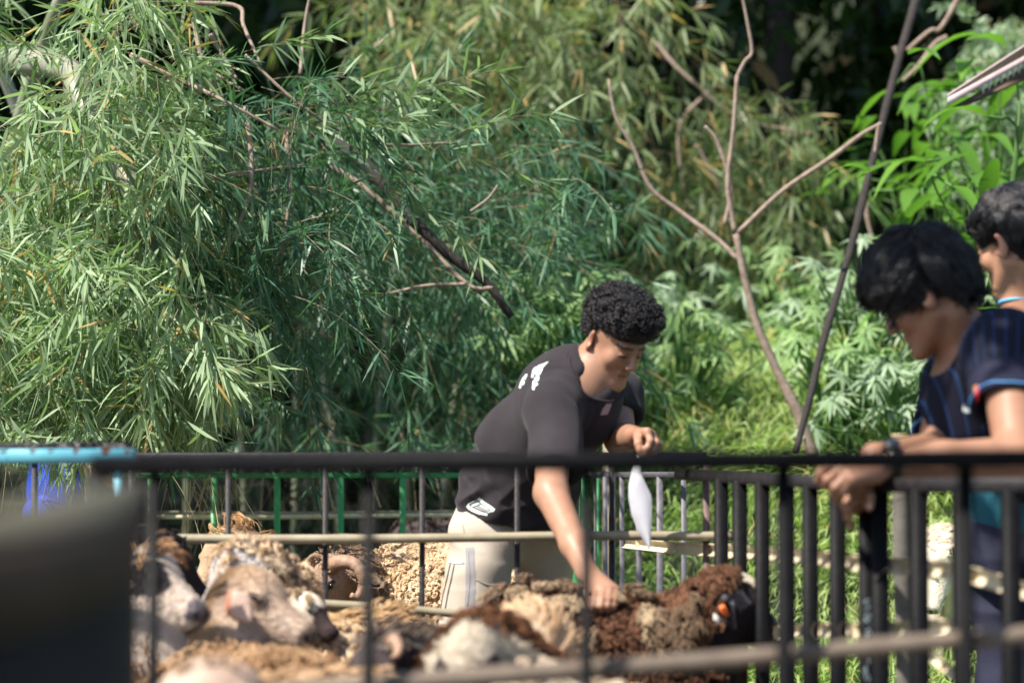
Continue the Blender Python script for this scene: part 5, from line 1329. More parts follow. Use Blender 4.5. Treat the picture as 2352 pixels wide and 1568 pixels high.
sdf_put('shirt', d, .006, M['teal'], m3, lambda V, N: cloth(V, N, .006, 5, 31, (0, 0, 1)))
p = ring(nb + [0, 0, .012], np.array([0, .1, 1.]), .072, 40); V, Q, Tt = tubes(p, np.full(40, .0045), 6, caps=False); put('collar_band', V, Q, mat('sky_blue_collar', (.12, .38, .60), .8), m3, smooth=True)
d = SDF(); d.cone(P(2312, 1255, 5.85), P(2395, 1255, 5.9), .115, .115, .05)
for hx in (2300, 2400):
    q = P(hx, 1330, 5.9); d.chain([q, [q[0] + .012, q[1], .5], [q[0] + .03, q[1], .06]], [.085, .07, .06], .04)
sdf_put('trousers', d, .007, M['navy'], m3, tr_fold)
for hx in (2300, 2400):
    q = P(hx, 1330, 5.9); d = SDF(); d.cone([q[0] + .04, q[1] + .02, .05], [q[0] - .09, q[1] + .1, .04], .05, .045, .03); sdf_put('boot', d, .01, M['shoe'], m3)
def comb3(q, r):
    n = len(q); c = np.stack([q[:, 0] * 12, (q[:, 1] > -.02) * .9 - (q[:, 1] < -.02) * .4, (q[:, 1] < .02) * -1.2], -1); return c + r.normal(size=(n, 3)) * .07
straight_hair(H3, m3, 16000, (.022, .040), 23, lambda q: (q[:, 2] > -.04), comb3,
              [((0, -.004, .062), (.088, .104, .084)), ((0, -.05, .03), (.082, .072, .080)), ((0, .06, .075), (.070, .045, .035))],
              [((0, .10, -.02), (.075, .045, .070)), ((-.088, .026, -.035), (.030, .045, .050)), ((.088, .026, -.035), (.030, .045, .050)), ((0, -.07, -.075), (.12, .10, .045))], lift=.12, wave=.001)

# ------------------------------------------------------------------ person in blue, nearly hidden by the bamboo
m4 = thing('person', P(165, 1500, 8.9) * [1, 1, 0], 'person in royal blue mostly hidden behind the left bamboo, brown forearm showing', 'person')
H4 = Head(P(170, 690, 8.9), (.8, -.5, -.4), sc=1.0); d = SDF()
nb = P(165, 770, 8.9); ch = P(160, 850, 8.9); pel = P(150, 1130, 8.9); rsh = P(140, 850, 8.7); lsh = P(190, 850, 9.1); rel = P(165, 1030, 8.6); rwr = P(232, 1100, 8.45); lel = P(215, 1020, 9.0); lwr = P(245, 1105, 8.8)
d.chain([pel, ch], [.11, .12], .05); d.cone(ch, nb, .1, .06, .05).cone(nb, H4.w(0, -.02, -.05), .058, .052, .03)
d.cone(rsh, ch, .055, .09, .05).cone(lsh, ch, .055, .09, .05).cone(rsh, rel, .05, .048, .03).cone(rel, rwr, .046, .032, .02).cone(lsh, lel, .05, .042, .03).cone(lel, lwr, .042, .028, .02)
for w_ in (rwr, lwr):
    kn = [w_ + np.array([.055, -.03 + .019 * i, -.03]) for i in range(4)]; fg = [[k_ + np.array([.02, 0, -.02]), k_ + np.array([.01, 0, -.045]), k_ + np.array([-.01, 0, -.045])] for k_ in kn]
    hand(d, w_, kn, fg, thumb=[w_ + np.array([.02, -.02, .0]), w_ + np.array([.05, -.04, .0]), w_ + np.array([.06, -.035, -.02])])
H4.build(d); sdf_put('body', d, .006, M['skin'], m4, tint=lambda V: skin_tint(V, (.38, .19, .12), H4))
d = SDF(); d.chain([P(148, 1190, 8.9), pel, P(160, 860, 8.9)], [.135, .135, .14], .05); d.cone(P(160, 860, 8.9), nb, .12, .08, .05).cone(rsh, rsh * .35 + rel * .65, .068, .066, .03).cone(lsh, lsh * .35 + lel * .65, .068, .062, .03)
d.cone(nb, nb + [0, 0, .1], .06, .08, .01, sub=True); d.plane(P(150, 1200, 8.9), (0, 0, -1)); sdf_put('shirt', d, .007, M['blue'], m4, lambda V, N: cloth(V, N, .01, 4, 41, (0, 0, 1)))
d = SDF(); d.cone(P(130, 1190, 8.85), P(175, 1190, 8.95), .12, .12, .05)
for hx in (130, 185):
    q = P(hx, 1230, 8.9); d.chain([q, [q[0], q[1], .5], [q[0], q[1], .08]], [.09, .07, .06], .04)
sdf_put('trousers', d, .01, M['blue'], m4, tr_fold)
for hx in (130, 185):
    q = P(hx, 1230, 8.9); d = SDF(); d.cone([q[0], q[1], .05], [q[0] + .1, q[1] - .05, .04], .05, .045, .03); sdf_put('boot', d, .01, M['shoe'], m4)
A4 = np.array([H4.R, H4.F, H4.U]); d = SDF(); d.ell(H4.w(0, -.02, .06), (.085, .1, .085), A4); d.ell(H4.w(0, .09, -.02), (.07, .05, .06), A4, .01, sub=True); d.ell(H4.w(0, -.05, -.07), (.1, .09, .045), A4, .01, sub=True); sdf_put('hair', d, .008, M['haircap'], m4)
st = thing('stick', P(204, 1100, 8.4), 'cream coloured stick upright by the blue clad person\'s hand', 'stick')
g = Geo(); a = P(203, 1064, 8.35); g.tubes([a, a + [.004, 0, -.3], a + [.012, 0, -.86 + .0]], [[.013, .012, .011]], 8); g.tubes([a + [-.012, 0, -.012], a + [.014, 0, .008]], [[.012, .01]], 8); g.put('stick_shaft', M['bamboo_pale'], st)

# ================================================================== sheep
class SHead(Head):
    def build(s, d, ears=True, droop=.5):
        A = np.array([s.R, s.F, s.U]); k = s.s; e = lambda c, r, kk=.02, **q: d.ell(s.w(*c), np.array(r) * k, A, kk, **q)
        c = lambda a, b, r1, r2, kk=.015, **q: d.cone(s.w(*a), s.w(*b), r1 * k, r2 * k, kk, **q)
        e((0, 0, .004), (.053, .078, .058)); c((0, .03, -.006), (0, .160, -.042), .043, .027, .03)
        c((0, .0, -.038), (0, .130, -.066), .040, .022, .03); e((0, .172, -.044), (.027, .022, .024), .02)
        c((-.012, .168, -.072), (.012, .168, -.072), .012, .012, .012)
        c((-.016, .172, -.058), (.016, .172, -.058), .009, .009, .006)
        for x in (-1, 1):
            e((x * .047, .048, .012), (.020, .022, .016), .012); e((x * .060, .050, .010), (.010, .014, .010), .008, sub=True)
            e((x * .013, .196, -.043), (.006, .010, .005), .005, sub=True)
            if ears:
                ax = unit(s.R * x * .65 - s.F * .22 - s.U * droop); f2 = unit(s.F * .8 - s.U * .2 - ax * ((s.F * .8 - s.U * .2) @ ax)); Ae = np.array([ax, f2, np.cross(ax, f2)])
                cc = s.w(x * .050, -.028, .002) + ax * .062 * k
                d.ell(cc, np.array([.062, .027, .010]) * k, Ae, .012); d.ell(cc + np.cross(ax, f2) * 0 + f2 * .0 + unit(s.F + s.R * x * .3) * .010 * k, np.array([.050, .016, .007]) * k, Ae, .006, sub=True)
def shp(label, S_, R_, r, hc, F, hs=1.0, up=(0, 0, 1), coat=(.5, .38, .26), face=None, fleece=(.5, .38, .26), fl2=None, n=5000, L=(.03, .05), style='lock', h=.009, seed=1,
        paint=None, ears=True, horn=None, tagc=None, neck_r=.6, fmask=None, name='sheep', wool_face=.0, fr=.0013, legs=True, droop=.5, hide_head=False, facewool=True, fur=0):
    S_ = np.array(S_, float); R_ = np.array(R_, float); c0 = (S_ + R_) / 2; g0 = float(T(c0[0], c0[1]))
    t = thing(name, (c0[0], c0[1], g0), label, 'sheep', 'sheep crowded in and around the pen')
    H = SHead(hc, F, up, sc=hs); d = SDF(); ax = unit(S_ - R_)
    d.cone(S_, R_, r * .93, r, .06); d.cone(S_ + [0, 0, -.02], R_ + [0, 0, -.03], r * .85, r * .93, .05)
    nk = H.w(0, -.045, -.03); n0 = S_ + ax * r * .45 + np.array([0, 0, r * .35]); md = (n0 + nk) / 2
    d.chain([n0, md + unit(np.cross(nk - n0, np.cross([0, 0, 1.], nk - n0))) * .0, nk], [r * neck_r, (r * neck_r + .062 * hs) / 2 + .01, .060 * hs], .05)
    H.build(d, ears, droop)
    if legs:
        sx = unit(np.cross(ax, [0, 0, 1.]))
        for b_, sg in ((S_, 1), (S_, -1), (R_, 1), (R_, -1)):
            q = b_ + sx * sg * r * .5 + (ax * .02); q = np.array([q[0], q[1], max(b_[2] - r * .6, .3)]); ft = np.array([q[0], q[1], g0 + .03]); kn = (q + ft) / 2 + ax * (.015 if b_ is S_ else -.03)
            d.chain([q, kn, ft + [0, 0, .04], ft], [.065, .032, .020, .026], .02)
    hh = h
    def col(V):
        q = H.loc(V); dh = np.linalg.norm(q - [0, .06, -.02], axis=1)
        fc = np.array(face if face is not None else coat, float); cc = np.array(coat, float)
        m = np.clip((.155 - dh) / .03, 0, 1)[:, None]; m = m * (q[:, 1] > -.035)[:, None]
        c = cc * .78 * (1 - m) + fc * m; c = c * (1 + .12 * vnoise(V, 18, seed))[:, None]
        c[(q[:, 1] > .178) & (np.abs(q[:, 0]) < .03) & (m[:, 0] > .5)] *= .55
        mm = (np.abs(q[:, 2] + .0655 + (q[:, 1] - .17) * -.25) < .0035) & (q[:, 1] > .11) & (q[:, 1] < .2) & (np.abs(q[:, 0]) < .04); c[mm] *= .35
        if paint is not None: c = paint(V, q, c)
        eo = ((q[:, 1] - .052) / .020) ** 2 + ((q[:, 2] - .009 - (q[:, 1] - .052) * -.3) / .0085) ** 2; m_ = (eo < 1) & (np.abs(q[:, 0]) > .03); c[m_] = c[m_] * .22
        m_ = ((np.abs(q[:, 0]) - .014) ** 2 + (q[:, 2] + .044) ** 2 < .0075 ** 2) & (q[:, 1] > .165); c[m_] = c[m_] * .2
        return np.clip(c, 0, 1)
    _, V, Q = sdf_put('body', d, hh, M['coat'], t, lambda V, N: V + N * (np.clip(1 - np.exp(-(np.linalg.norm(V - hc, axis=1) / .22) ** 4), 0, 1) * (.006 * vnoise(V, 22, seed) + .010 * vnoise(V, 9, seed + 1)))[:, None], tint=col)
    for x in (-1, 1):
        e = H.w(x * .0575, .052, .010); u_, v_ = np.meshgrid(np.linspace(0, math.pi, 7), np.linspace(0, 2 * math.pi, 11)); s3 = np.stack([np.sin(u_) * np.cos(v_), np.sin(u_) * np.sin(v_), np.cos(u_)], -1)
        Ve = e + s3.reshape(-1, 3) * .0085 * hs; idx = np.arange(77).reshape(11, 7); Qe = np.stack([idx[:-1, :-1], idx[1:, :-1], idx[1:, 1:], idx[:-1, 1:]], -1).reshape(-1, 4); put('eye', Ve, Qe, M['eye'], t, smooth=True)
    if n:
        def mk(c):
            q = H.loc(c); dh = np.linalg.norm(q - [0, .07, -.02], axis=1)
            m = (dh > .125) & ~((q[:, 1] > -.03) & (dh < .19)) & (c[:, 2] > g0 + .28) & (np.abs(q[:, 0]) < .5)
            ear = (np.abs(q[:, 0]) > .062) & (np.abs(q[:, 1]) < .10) & (np.abs(q[:, 2]) < .09); m &= ~ear
            if facewool: m |= (q[:, 2] > .035) & (q[:, 1] < .03) & (dh < .3) & ~ear
            if fmask is not None: m &= fmask(c, q)
            return m * (c[:, 1] < c0[1] + r * 1.5)
        r_ = np.random.default_rng(seed + 50); Nn = vnormals(V, Q); fc = np.array(fleece, float); f2 = np.array(fl2 if fl2 is not None else fc * .6, float)
        if style == 'curl':
            per = 6; nc = int(n * 1.7) // per; p0, qi = sample_quads(V, Q, nc, mk, seed); N0 = Nn[Q[qi, 0]]; K = 9; tt = np.linspace(0, 1, K)
            a1 = unit(np.cross(N0, rdir(nc, r_))); a2 = np.cross(N0, a1); an = r_.uniform(0, 6.28, nc)[:, None] + tt * r_.uniform(3.5, 9, nc)[:, None]; cr = r_.uniform(.004, .0085, nc)
            Lc = r_.uniform(*L, nc) * (1 + .6 * vnoise(p0, 20, seed)); sag = np.array([0, 0, -1.]); lean_ = vnoise3(p0, 9, seed) * .8
            G = p0[:, None] + N0[:, None] * (Lc[:, None] * np.sin(tt * 1.7))[..., None] + (sag + lean_)[:, None] * (Lc[:, None] * .7 * tt ** 1.6)[..., None] + (a1[:, None] * np.cos(an)[..., None] + a2[:, None] * np.sin(an)[..., None]) * (cr[:, None] * np.clip(tt * 3, 0, 1))[..., None]
            j = np.repeat(np.arange(nc), per); off = r_.normal(size=(len(j), 3)) * .0030; pts = G[j] + off[:, None] * (1.25 - .75 * tt[None, :, None])
            mixv = np.clip(.5 + .7 * vnoise(p0, 12, seed + 3) + r_.normal(0, .3, nc), 0, 1)[j][:, None]; cl = (fc * mixv + f2 * (1 - mixv)) * r_.uniform(.8, 1.15, (len(j), 1))
        else:
            per = 14; nc = max(1, n // per * 2); p0, qi = sample_quads(V, Q, nc, mk, seed); N0 = Nn[Q[qi, 0]]; K = 6; tt = np.linspace(0, 1, K)
            fl = vnoise3(p0, 5, seed); tg = unit(fl + np.array([0, 0, -.55]) - ax * .5); tg = unit(tg - N0 * (tg * N0).sum(1, keepdims=True)); Lc = r_.uniform(*L, nc)
            st = .75 if style == 'lock' else .25
            G = p0[:, None] + (N0 * st)[:, None] * (Lc[:, None] * np.sin(tt * 1.9) * .8)[..., None] + tg[:, None] * (Lc[:, None] * tt ** 1.4 * (.9 if style == 'lock' else 1.1))[..., None]
            sdv = np.cross(tg, N0); G = G + sdv[:, None] * (np.sin(tt * 9 + r_.uniform(0, 6, (nc, 1))) * .0035 * (1 if style == 'lock' else .2) * tt)[..., None]
            j = np.repeat(np.arange(nc), per // 2); off = r_.normal(size=(len(j), 3)) * .0085; off -= N0[j] * (off * N0[j]).sum(1, keepdims=True)
            pts = G[j] + off[:, None] * (1 - .72 * tt[None, :, None]) + rdir(len(j), r_)[:, None] * (.004 * tt ** 2)[None, :, None]
            mixv = np.clip(.55 + .7 * vnoise(p0, 7, seed + 3) + r_.normal(0, .34, nc), 0, 1)[j][:, None]; cl = (fc * mixv + f2 * (1 - mixv)) * r_.uniform(.78, 1.15, (len(j), 1))
        if paint is not None and False: pass
        hair('fleece', pts, fr, fr * .6, M['wool'], t, col=np.clip(cl * np.array([1.0, .93, .85]), 0, 1), kind='stuff')
    if fur:
        pf, qf = sample_quads(V, Q, fur, lambda c: (np.linalg.norm(H.loc(c) - [0, .05, -.02], axis=1) < .19) * 1.0, seed + 9); Nf = vnormals(V, Q)[Q[qf, 0]]; rf_ = np.random.default_rng(seed + 4)
        tgf = -H.F + np.array([0, 0, -.4]) + rf_.normal(size=(fur, 3)) * .25; tgf = unit(tgf - Nf * (tgf * Nf).sum(1, keepdims=True)); lf = rf_.uniform(.004, .009, fur) * (1 + .8 * np.clip(-H.loc(pf)[:, 1] * 12, 0, 1)); tf = np.linspace(0, 1, 4)
        ptf = pf[:, None] + Nf[:, None] * (lf[:, None] * .5 * np.sin(tf * 2.2))[..., None] + tgf[:, None] * (lf[:, None] * tf)[..., None]
        hair('face_fur', ptf, .0007, .0003, M['wool'], t, col=np.clip(col(pf) * rf_.uniform(.9, 1.1, (fur, 1)), 0, 1), kind='stuff')
    if horn is not None:
        p = curve_pts(horn[0], 30); R = np.linspace(horn[1], horn[2], 30) * (1 + .06 * np.sin(np.arange(30) * 2.6)); Vv, Qq, Tt = tubes(p, R, 10); put('horn', Vv, [Tt, Qq], M['horn'], t, smooth=True)
    return t, H, V, Q
TAN = (.33, .215, .13); CREAM = (.50, .39, .28); WHITE = (.60, .52, .43); BRN = (.085, .045, .028)
# brown faced sheep in front, looking right
def pt1(V, q, c):
    m = np.exp(-(((q[:, 1] - .12) / .05) ** 2 + ((q[:, 2] + .03) / .022) ** 2)) * (np.abs(q[:, 0]) > .02); c = c * (1 - .45 * m[:, None]) + np.array((.66, .56, .48)) * (.45 * m)[:, None]
    m = np.exp(-(((q[:, 1] + .01) / .06) ** 2 + ((q[:, 2] - .05) / .03) ** 2)); c = c * (1 - .4 * m[:, None]) + np.array((.40, .24, .11)) * (.4 * m)[:, None]
    return c
t_, H_, V_, Q_ = shp('front sheep with tan face in profile looking right, red tinged ear', P(535, 1665, 5.0), P(700, 1738, 4.5), .165, P(579, 1362, 5.15), (.79, -.46, -.27), .94, coat=TAN, face=(.46, .345, .265), fleece=(.52, .37, .235), fl2=(.30, .19, .11), n=11000, L=(.028, .05), style='curl', h=.0065, seed=1, paint=pt1, neck_r=.52, droop=1.25, fur=9000)
d = SDF(); d.chain([P(534, 1366, 5.06), P(549, 1392, 5.02), P(570, 1420, 5.0)], [.015, .029, .012], .015, flat=(.25, 1, 0), fs=2.6)
sdf_put('ear', d, .0045, M['coat'], t_, tint=lambda V: np.where((V[:, 0] < P(539, 0, 5.03)[0])[:, None], np.array([.40, .17, .11]), np.array([.47, .33, .27])), label='hanging ear, reddish at its root')
# white sheep facing left behind it
shp('white faced sheep looking left and down behind the tan faced one', P(690, 1555, 5.65), P(830, 1625, 5.5), .165, P(552, 1298, 5.55), (-.66, -.25, -.60), .92, fur=6000, coat=CREAM, face=(.56, .51, .48), fleece=(.68, .56, .42), fl2=(.46, .33, .21), n=9000, L=(.02, .035), style='curl', seed=2, h=.0075, paint=lambda V, q, c: np.where(((q[:, 1] > .172) & (np.abs(q[:, 0]) < .035))[:, None], np.array([.10, .09, .10]), c))
# black and white patched face
def pt3(V, q, c):
    w_ = np.array((.55, .46, .39)); k_ = np.array((.035, .03, .035))
    c = np.where((q[:, 1] > -.03)[:, None], w_, c)
    m = (((q[:, 1] - .045) / .055) ** 2 + ((q[:, 2] - .002) / .042) ** 2 < 1) & (np.abs(q[:, 0]) > .022); c[m] = k_
    m = (q[:, 1] > .165) & (q[:, 2] > -.062); c[m] = (.16, .14, .15)
    m = (np.abs(q[:, 0]) > .065) & (q[:, 1] < .02); c[m] = (.60, .42, .36)
    return c
shp('sheep with white face and black eye patch looking right at the left end', P(345, 1590, 5.2), P(290, 1640, 5.9), .17, P(348, 1316, 5.15), (.74, -.55, -.26), .90, coat=TAN, face=WHITE, fleece=(.52, .33, .19), fl2=(.36, .20, .10), n=8000, L=(.03, .055), seed=3, paint=pt3, h=.0075, fur=6000)
# black sheep behind
shp('black headed sheep raised behind the patched face sheep', P(300, 1500, 5.85), P(150, 1530, 5.75), .17, P(378, 1272, 5.7), (.72, .1, -.52), .92, coat=(.022, .02, .024), face=(.02, .019, .023), fleece=(.03, .028, .032), fl2=(.015, .013, .015), n=3000, L=(.012, .02), style='curl', seed=4, h=.008)
# tan sheep behind the fence
shp('tan sheep standing behind the thin barred fence at left', P(555, 1405, 6.65), P(610, 1420, 7.4), .165, P(522, 1262, 6.5), (-.62, -.5, -.55), .98, coat=TAN, face=(.42, .29, .19), fleece=(.52, .35, .20), fl2=(.33, .19, .09), n=6000, L=(.03, .05), seed=5)
# ram with horn
shp('brownish ram with a thick curled ridged horn behind the fence', P(800, 1405, 7.3), P(840, 1395, 8.2), .18, P(752, 1325, 7.0), (-.48, -.66, -.50), 1.08, coat=(.36, .26, .19), face=(.30, .20, .14), fleece=(.42, .31, .22), fl2=(.24, .17, .12), n=6000, L=(.02, .035), style='curl', seed=6,
    horn=([P(762, 1300, 6.95), P(785, 1290, 6.9), P(815, 1296, 6.88), P(832, 1322, 6.87), P(832, 1350, 6.87), P(820, 1370, 6.86), P(806, 1366, 6.85)], .026, .009))
# cream sheep behind man's legs
shp('large cream sheep with bright curly back behind the standing man', P(1000, 1392, 7.25), P(1150, 1400, 7.15), .2, P(1290, 1400, 7.5), (.7, .3, -.5), 1.0, coat=CREAM, fleece=(.80, .69, .52), fl2=(.60, .43, .27), n=20000, L=(.014, .028), style='curl', seed=7)
# cream fleece in the middle
shp('cream sheep with long combed locks, right of the tan faced one', P(700, 1590, 5.6), P(905, 1580, 5.7), .15, P(960, 1640, 5.5), (.6, .2, -.7), .9, coat=CREAM, fleece=(.70, .56, .38), fl2=(.47, .33, .19), n=14000, L=(.06, .095), seed=8, fr=.0017)
# small dark nosed head
def pt9(V, q, c): c = np.where((q[:, 1] > .075)[:, None], np.array([.05, .035, .035]), c); return c
shp('small sheep with white brow and dark muzzle peeking over the cream fleece', P(640, 1540, 5.6), P(600, 1580, 5.9), .13, P(706, 1392, 5.42), (.72, -.45, -.38), .54, coat=(.5, .38, .28), face=(.70, .60, .48), fleece=(.6, .46, .32), n=2500, L=(.015, .03), style='curl', seed=9, paint=pt9)
# grey curly with small horn
shp('dark grey curly sheep with a small horn, beside the near black bar', P(985, 1625, 4.95), P(1080, 1660, 5.3), .13, P(880, 1505, 4.8), (-.35, -.75, -.5), .85, coat=(.10, .085, .08), face=(.07, .055, .055), fleece=(.30, .25, .215), fl2=(.10, .08, .07), n=9000, L=(.03, .05), seed=10,
    horn=([P(893, 1478, 4.78), P(908, 1470, 4.74), P(916, 1485, 4.72), P(912, 1503, 4.70), P(902, 1508, 4.69)], .016, .006))
# brown with white forehead
def pt11(V, q, c):
    w_ = np.array((.50, .43, .34)); c = np.where((q[:, 1] > -.05)[:, None], w_, c)
    m = (((q[:, 1] - .055) / .045) ** 2 + ((q[:, 2] + .002) / .032) ** 2 < 1) & (np.abs(q[:, 0]) > .026); c[m] = (.04, .03, .035); return c
shp('brown fleeced sheep with white forehead and dark eye patches, bottom centre', P(1165, 1660, 4.8), P(1270, 1680, 5.0), .165, P(1088, 1500, 4.55), (-.28, -.72, -.62), 1.0, fur=8000, coat=BRN, face=WHITE, fleece=(.17, .085, .05), fl2=(.07, .035, .022), n=8000, L=(.02, .035), style='curl', seed=11, paint=pt11, neck_r=.8, facewool=False)
# sleek tan
shp('pale tan sleek backed sheep right behind the white foreheaded one', P(1212, 1560, 5.05), P(1180, 1610, 5.3), .145, P(1330, 1640, 5.0), (.5, -.3, -.7), .9, coat=(.62, .47, .33), fleece=(.72, .56, .40), fl2=(.48, .33, .21), n=9000, L=(.035, .055), style='sleek', seed=12)
shp('pale sheep whose white back just shows above the near bamboo pole', P(1285, 1675, 4.3), P(1370, 1700, 4.3), .10, P(1200, 1720, 4.1), (-.6, -.6, -.5), .8, coat=WHITE, fleece=(.74, .68, .60), fl2=(.55, .46, .36), n=3500, L=(.02, .03), style='curl', seed=13)
# main dark brown sheep
def pt14(V, q, c):
    k_ = np.array((.022, .018, .02)); c = np.where((q[:, 1] > -.02)[:, None], k_, c)
    m = (q[:, 2] > .022) & (q[:, 1] > -.05) & (q[:, 1] < .055) & (np.abs(q[:, 0]) < .040); c[m] = (.66, .58, .44)
    m = (q[:, 2] < -.080) & (q[:, 2] > -.12) & (q[:, 1] < -.02) & (q[:, 1] > -.10) & (q[:, 0] > 0); c[m] = (.62, .58, .52)
    m = (q[:, 0] > .055) & (q[:, 0] < .085) & (q[:, 2] > -.035) & (q[:, 1] < .02) & (q[:, 1] > -.08); c[m] = (.10, .09, .10)
    return c
t14, H14, V14, Q14 = shp('dark brown sheep with tan matted clumps and orange ear tag, head through the bars', P(1520, 1548, 5.52), P(1238, 1532, 5.58), .185, P(1692, 1366, 5.44), (.80, .22, -.52), .90, up=(.2, 0, 1), coat=(.060, .033, .022), face=(.02, .017, .02), fleece=(.19, .10, .065), fl2=(.04, .022, .016), n=24000, L=(.012, .024), style='curl', h=.0065, seed=14, paint=pt14, facewool=False, neck_r=.5, fr=.0012, droop=1.1)
# ear tag
tg = Geo(); c_ = P(1663, 1402, 5.315); Rm = np.array([[.80, 0, .42], [0, 1, 0], [-.42, 0, .80]]); Rm = np.array([unit(x) for x in Rm])
tg.box(c_, (.0068, .0022, .0145), Rm); tg.box(c_ + Rm[2] * .008 + [0, -.003, 0], (.004, .002, .004), Rm); tg.put('ear_tag', M['orange'], t14)
d = SDF(); ea = P(1676, 1350, 5.40); eb = P(1664, 1402, 5.365); ec = P(1684, 1440, 5.37)
d.chain([ea, eb + [.006, .012, 0], ec], [.010, .020, .010], .012, flat=(.3, 1, 0), fs=2.6); sdf_put('ear', d, .004, M['coat'], t14, tint=lambda V: np.where((V[:, 2] > P(0, 1384, 5.38)[2])[:, None], np.array([.42, .40, .44]), np.array([.05, .04, .045])), label='drooping ear, silvery above and black below the tag')
b14 = bvh(V14, Q14); FZ = []; FC = []
def clump(px, py, wpx, hpx, rot, m, th=.010, seed=0, rag=.25, off=.033):
    a = Vector(P(px, py, 3.0)); dd = (a - Vector((0, 0, EYE))).normalized(); h = b14.ray_cast(a, dd)
    if h[0] is None: h = b14.find_nearest(Vector(P(px, py, 5.5)))
    c = np.array(h[0]); N_ = unit(np.array(h[1]) if h[1].dot(dd) < 0 else -np.array(h[1])); r = np.random.default_rng(seed)
    c = c + N_ * off; x = unit(np.cross([0, 0, 1.], N_)); y = np.cross(N_, x); cr, sr = math.cos(rot), math.sin(rot); x, y = x * cr + y * sr, y * cr - x * sr
    a_, b_ = wpx * .60 * 5.5 / FPX, hpx * .60 * 5.5 / FPX; th *= .5; n = 26; an = np.arange(n) / n * 2 * math.pi
    pr_ = 1 + rag * np.array([vnoise(np.array([[math.cos(q) * 1.3, math.sin(q) * 1.3, seed * .7]]), 2.2)[0] for q in an]) + rag * .8 * np.array([vnoise(np.array([[math.cos(q) * 3, math.sin(q) * 3, seed * .9]]), 2.2)[0] for q in an])
    V = []; rings = (1.0, 1.0, .82, .5, .2)
    for k, f in enumerate(rings):
        dome = (-1.8, .25, .75, .9, 1.0)[k] * th
        for i in range(n): V.append(c + x * a_ * pr_[i] * f * math.cos(an[i]) + y * b_ * pr_[i] * f * math.sin(an[i]) + N_ * (dome - .004 + (r.normal() * .0012 + .003 * vnoise(np.array([[math.cos(an[i]) * f * 3, math.sin(an[i]) * f * 3, seed * 1.3]]), 1.0)[0] if k > 0 else 0)))
    V = np.array(V); idx = np.arange(n * 5).reshape(5, n); Q = np.stack([idx[:-1], np.roll(idx[:-1], -1, 1), np.roll(idx[1:], -1, 1), idx[1:]], -1).reshape(-1, 4)
    V = np.concatenate([V, [c + N_ * th]]); Tt = [[4 * n + i, 4 * n + (i + 1) % n, 5 * n] for i in range(n)]
    put('wool_clump', V, [np.array(Tt), Q], m, t14, smooth=True)
    nf = int(10 + (wpx + hpx) * .3); f_ = r.uniform(.8, 1.1, nf); q_ = r.uniform(0, 6.28, nf)
    bp = c + (x * a_ * 1.0)[None] * (f_ * np.cos(q_))[:, None] + (y * b_)[None] * (f_ * np.sin(q_))[:, None] + N_ * th * .6
    tf = np.linspace(0, 1, 6); dn_ = -y * 1.0 + x * (r.normal(size=(nf, 1)) * .5) + N_ * r.uniform(.1, .8, (nf, 1)); lf = r.uniform(.010, .026, nf)
    FZ.append(bp[:, None] + dn_[:, None] * (lf[:, None] * tf)[..., None] + np.array([0, 0, -1.]) * (lf[:, None] * .4 * tf ** 2)[..., None] + (x * .003) * np.sin(tf * 9 + r.uniform(0, 6, (nf, 1)))[..., None])
    FC.append(np.array(((.30, .22, .14) if m is M['clump'] else (.17, .115, .075))) * r.uniform(.6, 1.25, (nf, 1)))
a2 = lambda x, y: ((1200 + x / 2.2275) / 1.2653, (1280 + y / 2.2275) / 1.2653)
a7 = lambda x, y: ((1680 + x * .2551) / 1.2653, (1600 + y * .2551) / 1.2653)
C1, C2 = M['clump'], M['clump_dark']
for i, (x, y, w_, h_, ro, m) in enumerate(((560, 1040, 110, 85, .3, C1), (640, 950, 80, 70, .8, C1), (700, 1060, 80, 110, .4, C1), (960, 1100, 120, 75, .1, C1), (1048, 1110, 75, 95, 0, C1), (850, 905, 120, 34, 0, C1), (1040, 950, 90, 40, .1, C2), (805, 1105, 60, 60, 0, C2), (610, 1010, 60, 50, .5, C2), (735, 960, 60, 40, 0, C2), (890, 1180, 50, 90, .2, C1), (980, 1270, 60, 130, 0, C1), (510, 990, 50, 50, 0, C2), (920, 1000, 90, 40, .2, C2))):
    clump(*a2(x, y), w_ / 2.82, h_ / 2.82, ro, m, seed=i, th=.013, rag=.35)
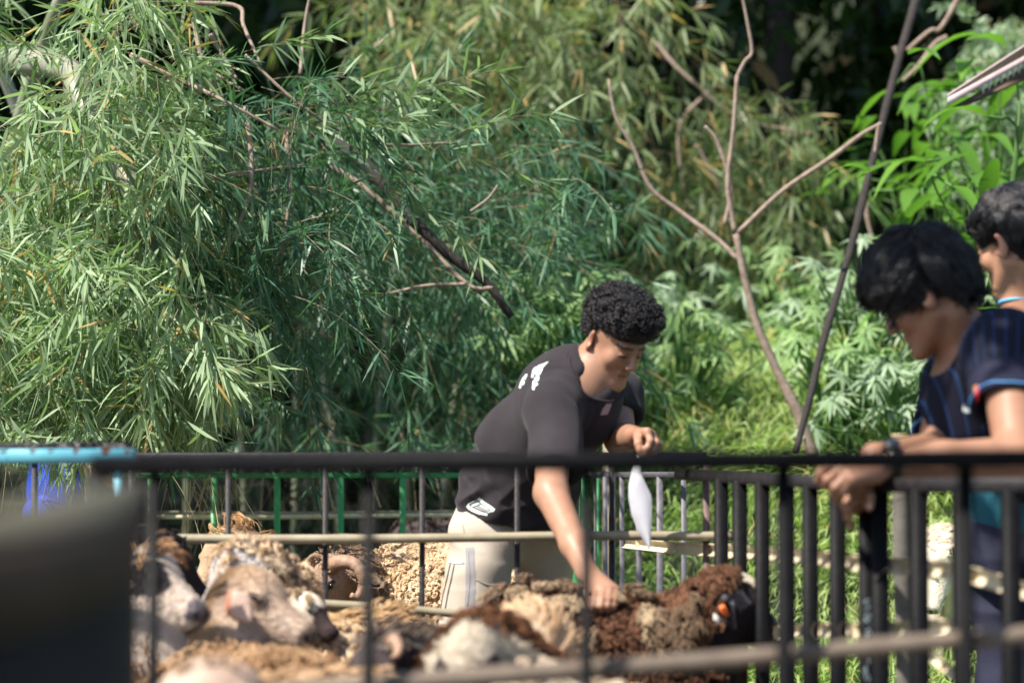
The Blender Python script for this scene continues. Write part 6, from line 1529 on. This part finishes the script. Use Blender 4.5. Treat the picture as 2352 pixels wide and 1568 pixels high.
for i, (x, y, w_, h_, ro, m) in enumerate(((785, 830, 180, 260, 0, C1), (940, 880, 55, 300, .05, C2), (1035, 810, 55, 170, -.1, C2), (1100, 930, 60, 280, .1, C2), (1180, 790, 50, 200, .15, C2), (1235, 930, 45, 160, .1, C2), (1275, 900, 30, 200, 0, C2), (1360, 790, 90, 170, .3, C2), (1310, 675, 130, 50, 0, C2), (1385, 560, 60, 100, .4, C2), (600, 560, 220, 55, -.1, C2), (465, 650, 70, 150, .5, C1), (225, 1010, 22, 170, .15, C1), (200, 712, 90, 60, 0, C1), (905, 1120, 35, 160, .2, C2), (1125, 1110, 25, 130, 0, C2), (1010, 980, 28, 110, .1, C2), (830, 640, 90, 60, 0, C2), (690, 600, 120, 45, .1, C2), (760, 1010, 30, 90, 0, C1))):
    clump(*a7(x, y), w_ / 4.96, h_ / 4.96, ro, m, seed=40 + i, th=.009 if w_ > 70 else .006, rag=.3)
hair('matted_fringe', np.concatenate(FZ), .0015, .0008, M['wool'], t14, col=np.concatenate(FC), kind='stuff')
# others
shp('dark grey sheep seen as a low back beyond the green fence', P(990, 1292, 9.2), P(1090, 1295, 9.3), .17, P(900, 1340, 9.3), (-.7, -.2, -.6), .9, coat=(.10, .08, .08), fleece=(.14, .11, .105), n=2500, L=(.015, .03), style='curl', seed=15)
shp('white sheep grazing outside the fence at the right', P(2190, 1290, 8.3), P(2330, 1292, 8.4), .125, P(2146, 1290, 8.2), (-.35, -.25, -.85), .95, up=(-.8, 0, .3), coat=(.78, .70, .56), fleece=(.8, .72, .58), fl2=(.62, .50, .36), n=5000, L=(.015, .025), style='sleek', seed=16, facewool=False)
shp('nearest sheep, a blurred pinkish head at the bottom left', P(470, 1800, 3.7), P(600, 1850, 3.5), .14, P(455, 1600, 3.85), (-.75, -.25, -.45), 1.0, coat=(.50, .36, .28), face=(.46, .36, .29), fleece=(.52, .38, .27), n=3000, L=(.02, .03), style='curl', seed=17, droop=.2)
shp('near blurred tan fleeced sheep along the bottom, left of the near bar', P(640, 1775, 4.25), P(800, 1765, 4.35), .165, P(900, 1760, 4.1), (.7, -.3, -.4), .9, coat=TAN, fleece=(.60, .44, .30), fl2=(.38, .25, .15), n=7000, L=(.03, .05), seed=18)
# straws caught here and there
r = np.random.default_rng(9); g = Geo()
sx = thing('straw', P(300, 1300, 5.6), 'loose straw stalks sticking up beside the black sheep', 'straw')
for i in range(9):
    a = P(300 + r.uniform(-10, 14), 1318, 5.6); g.tubes(curve_pts([a, a + [r.uniform(-.02, .02), 0, .025], a + [r.uniform(-.04, .03), 0, .05]], 5), np.full(5, .001), 3)
g.put('stalks', M['straw'], sx, kind='stuff')
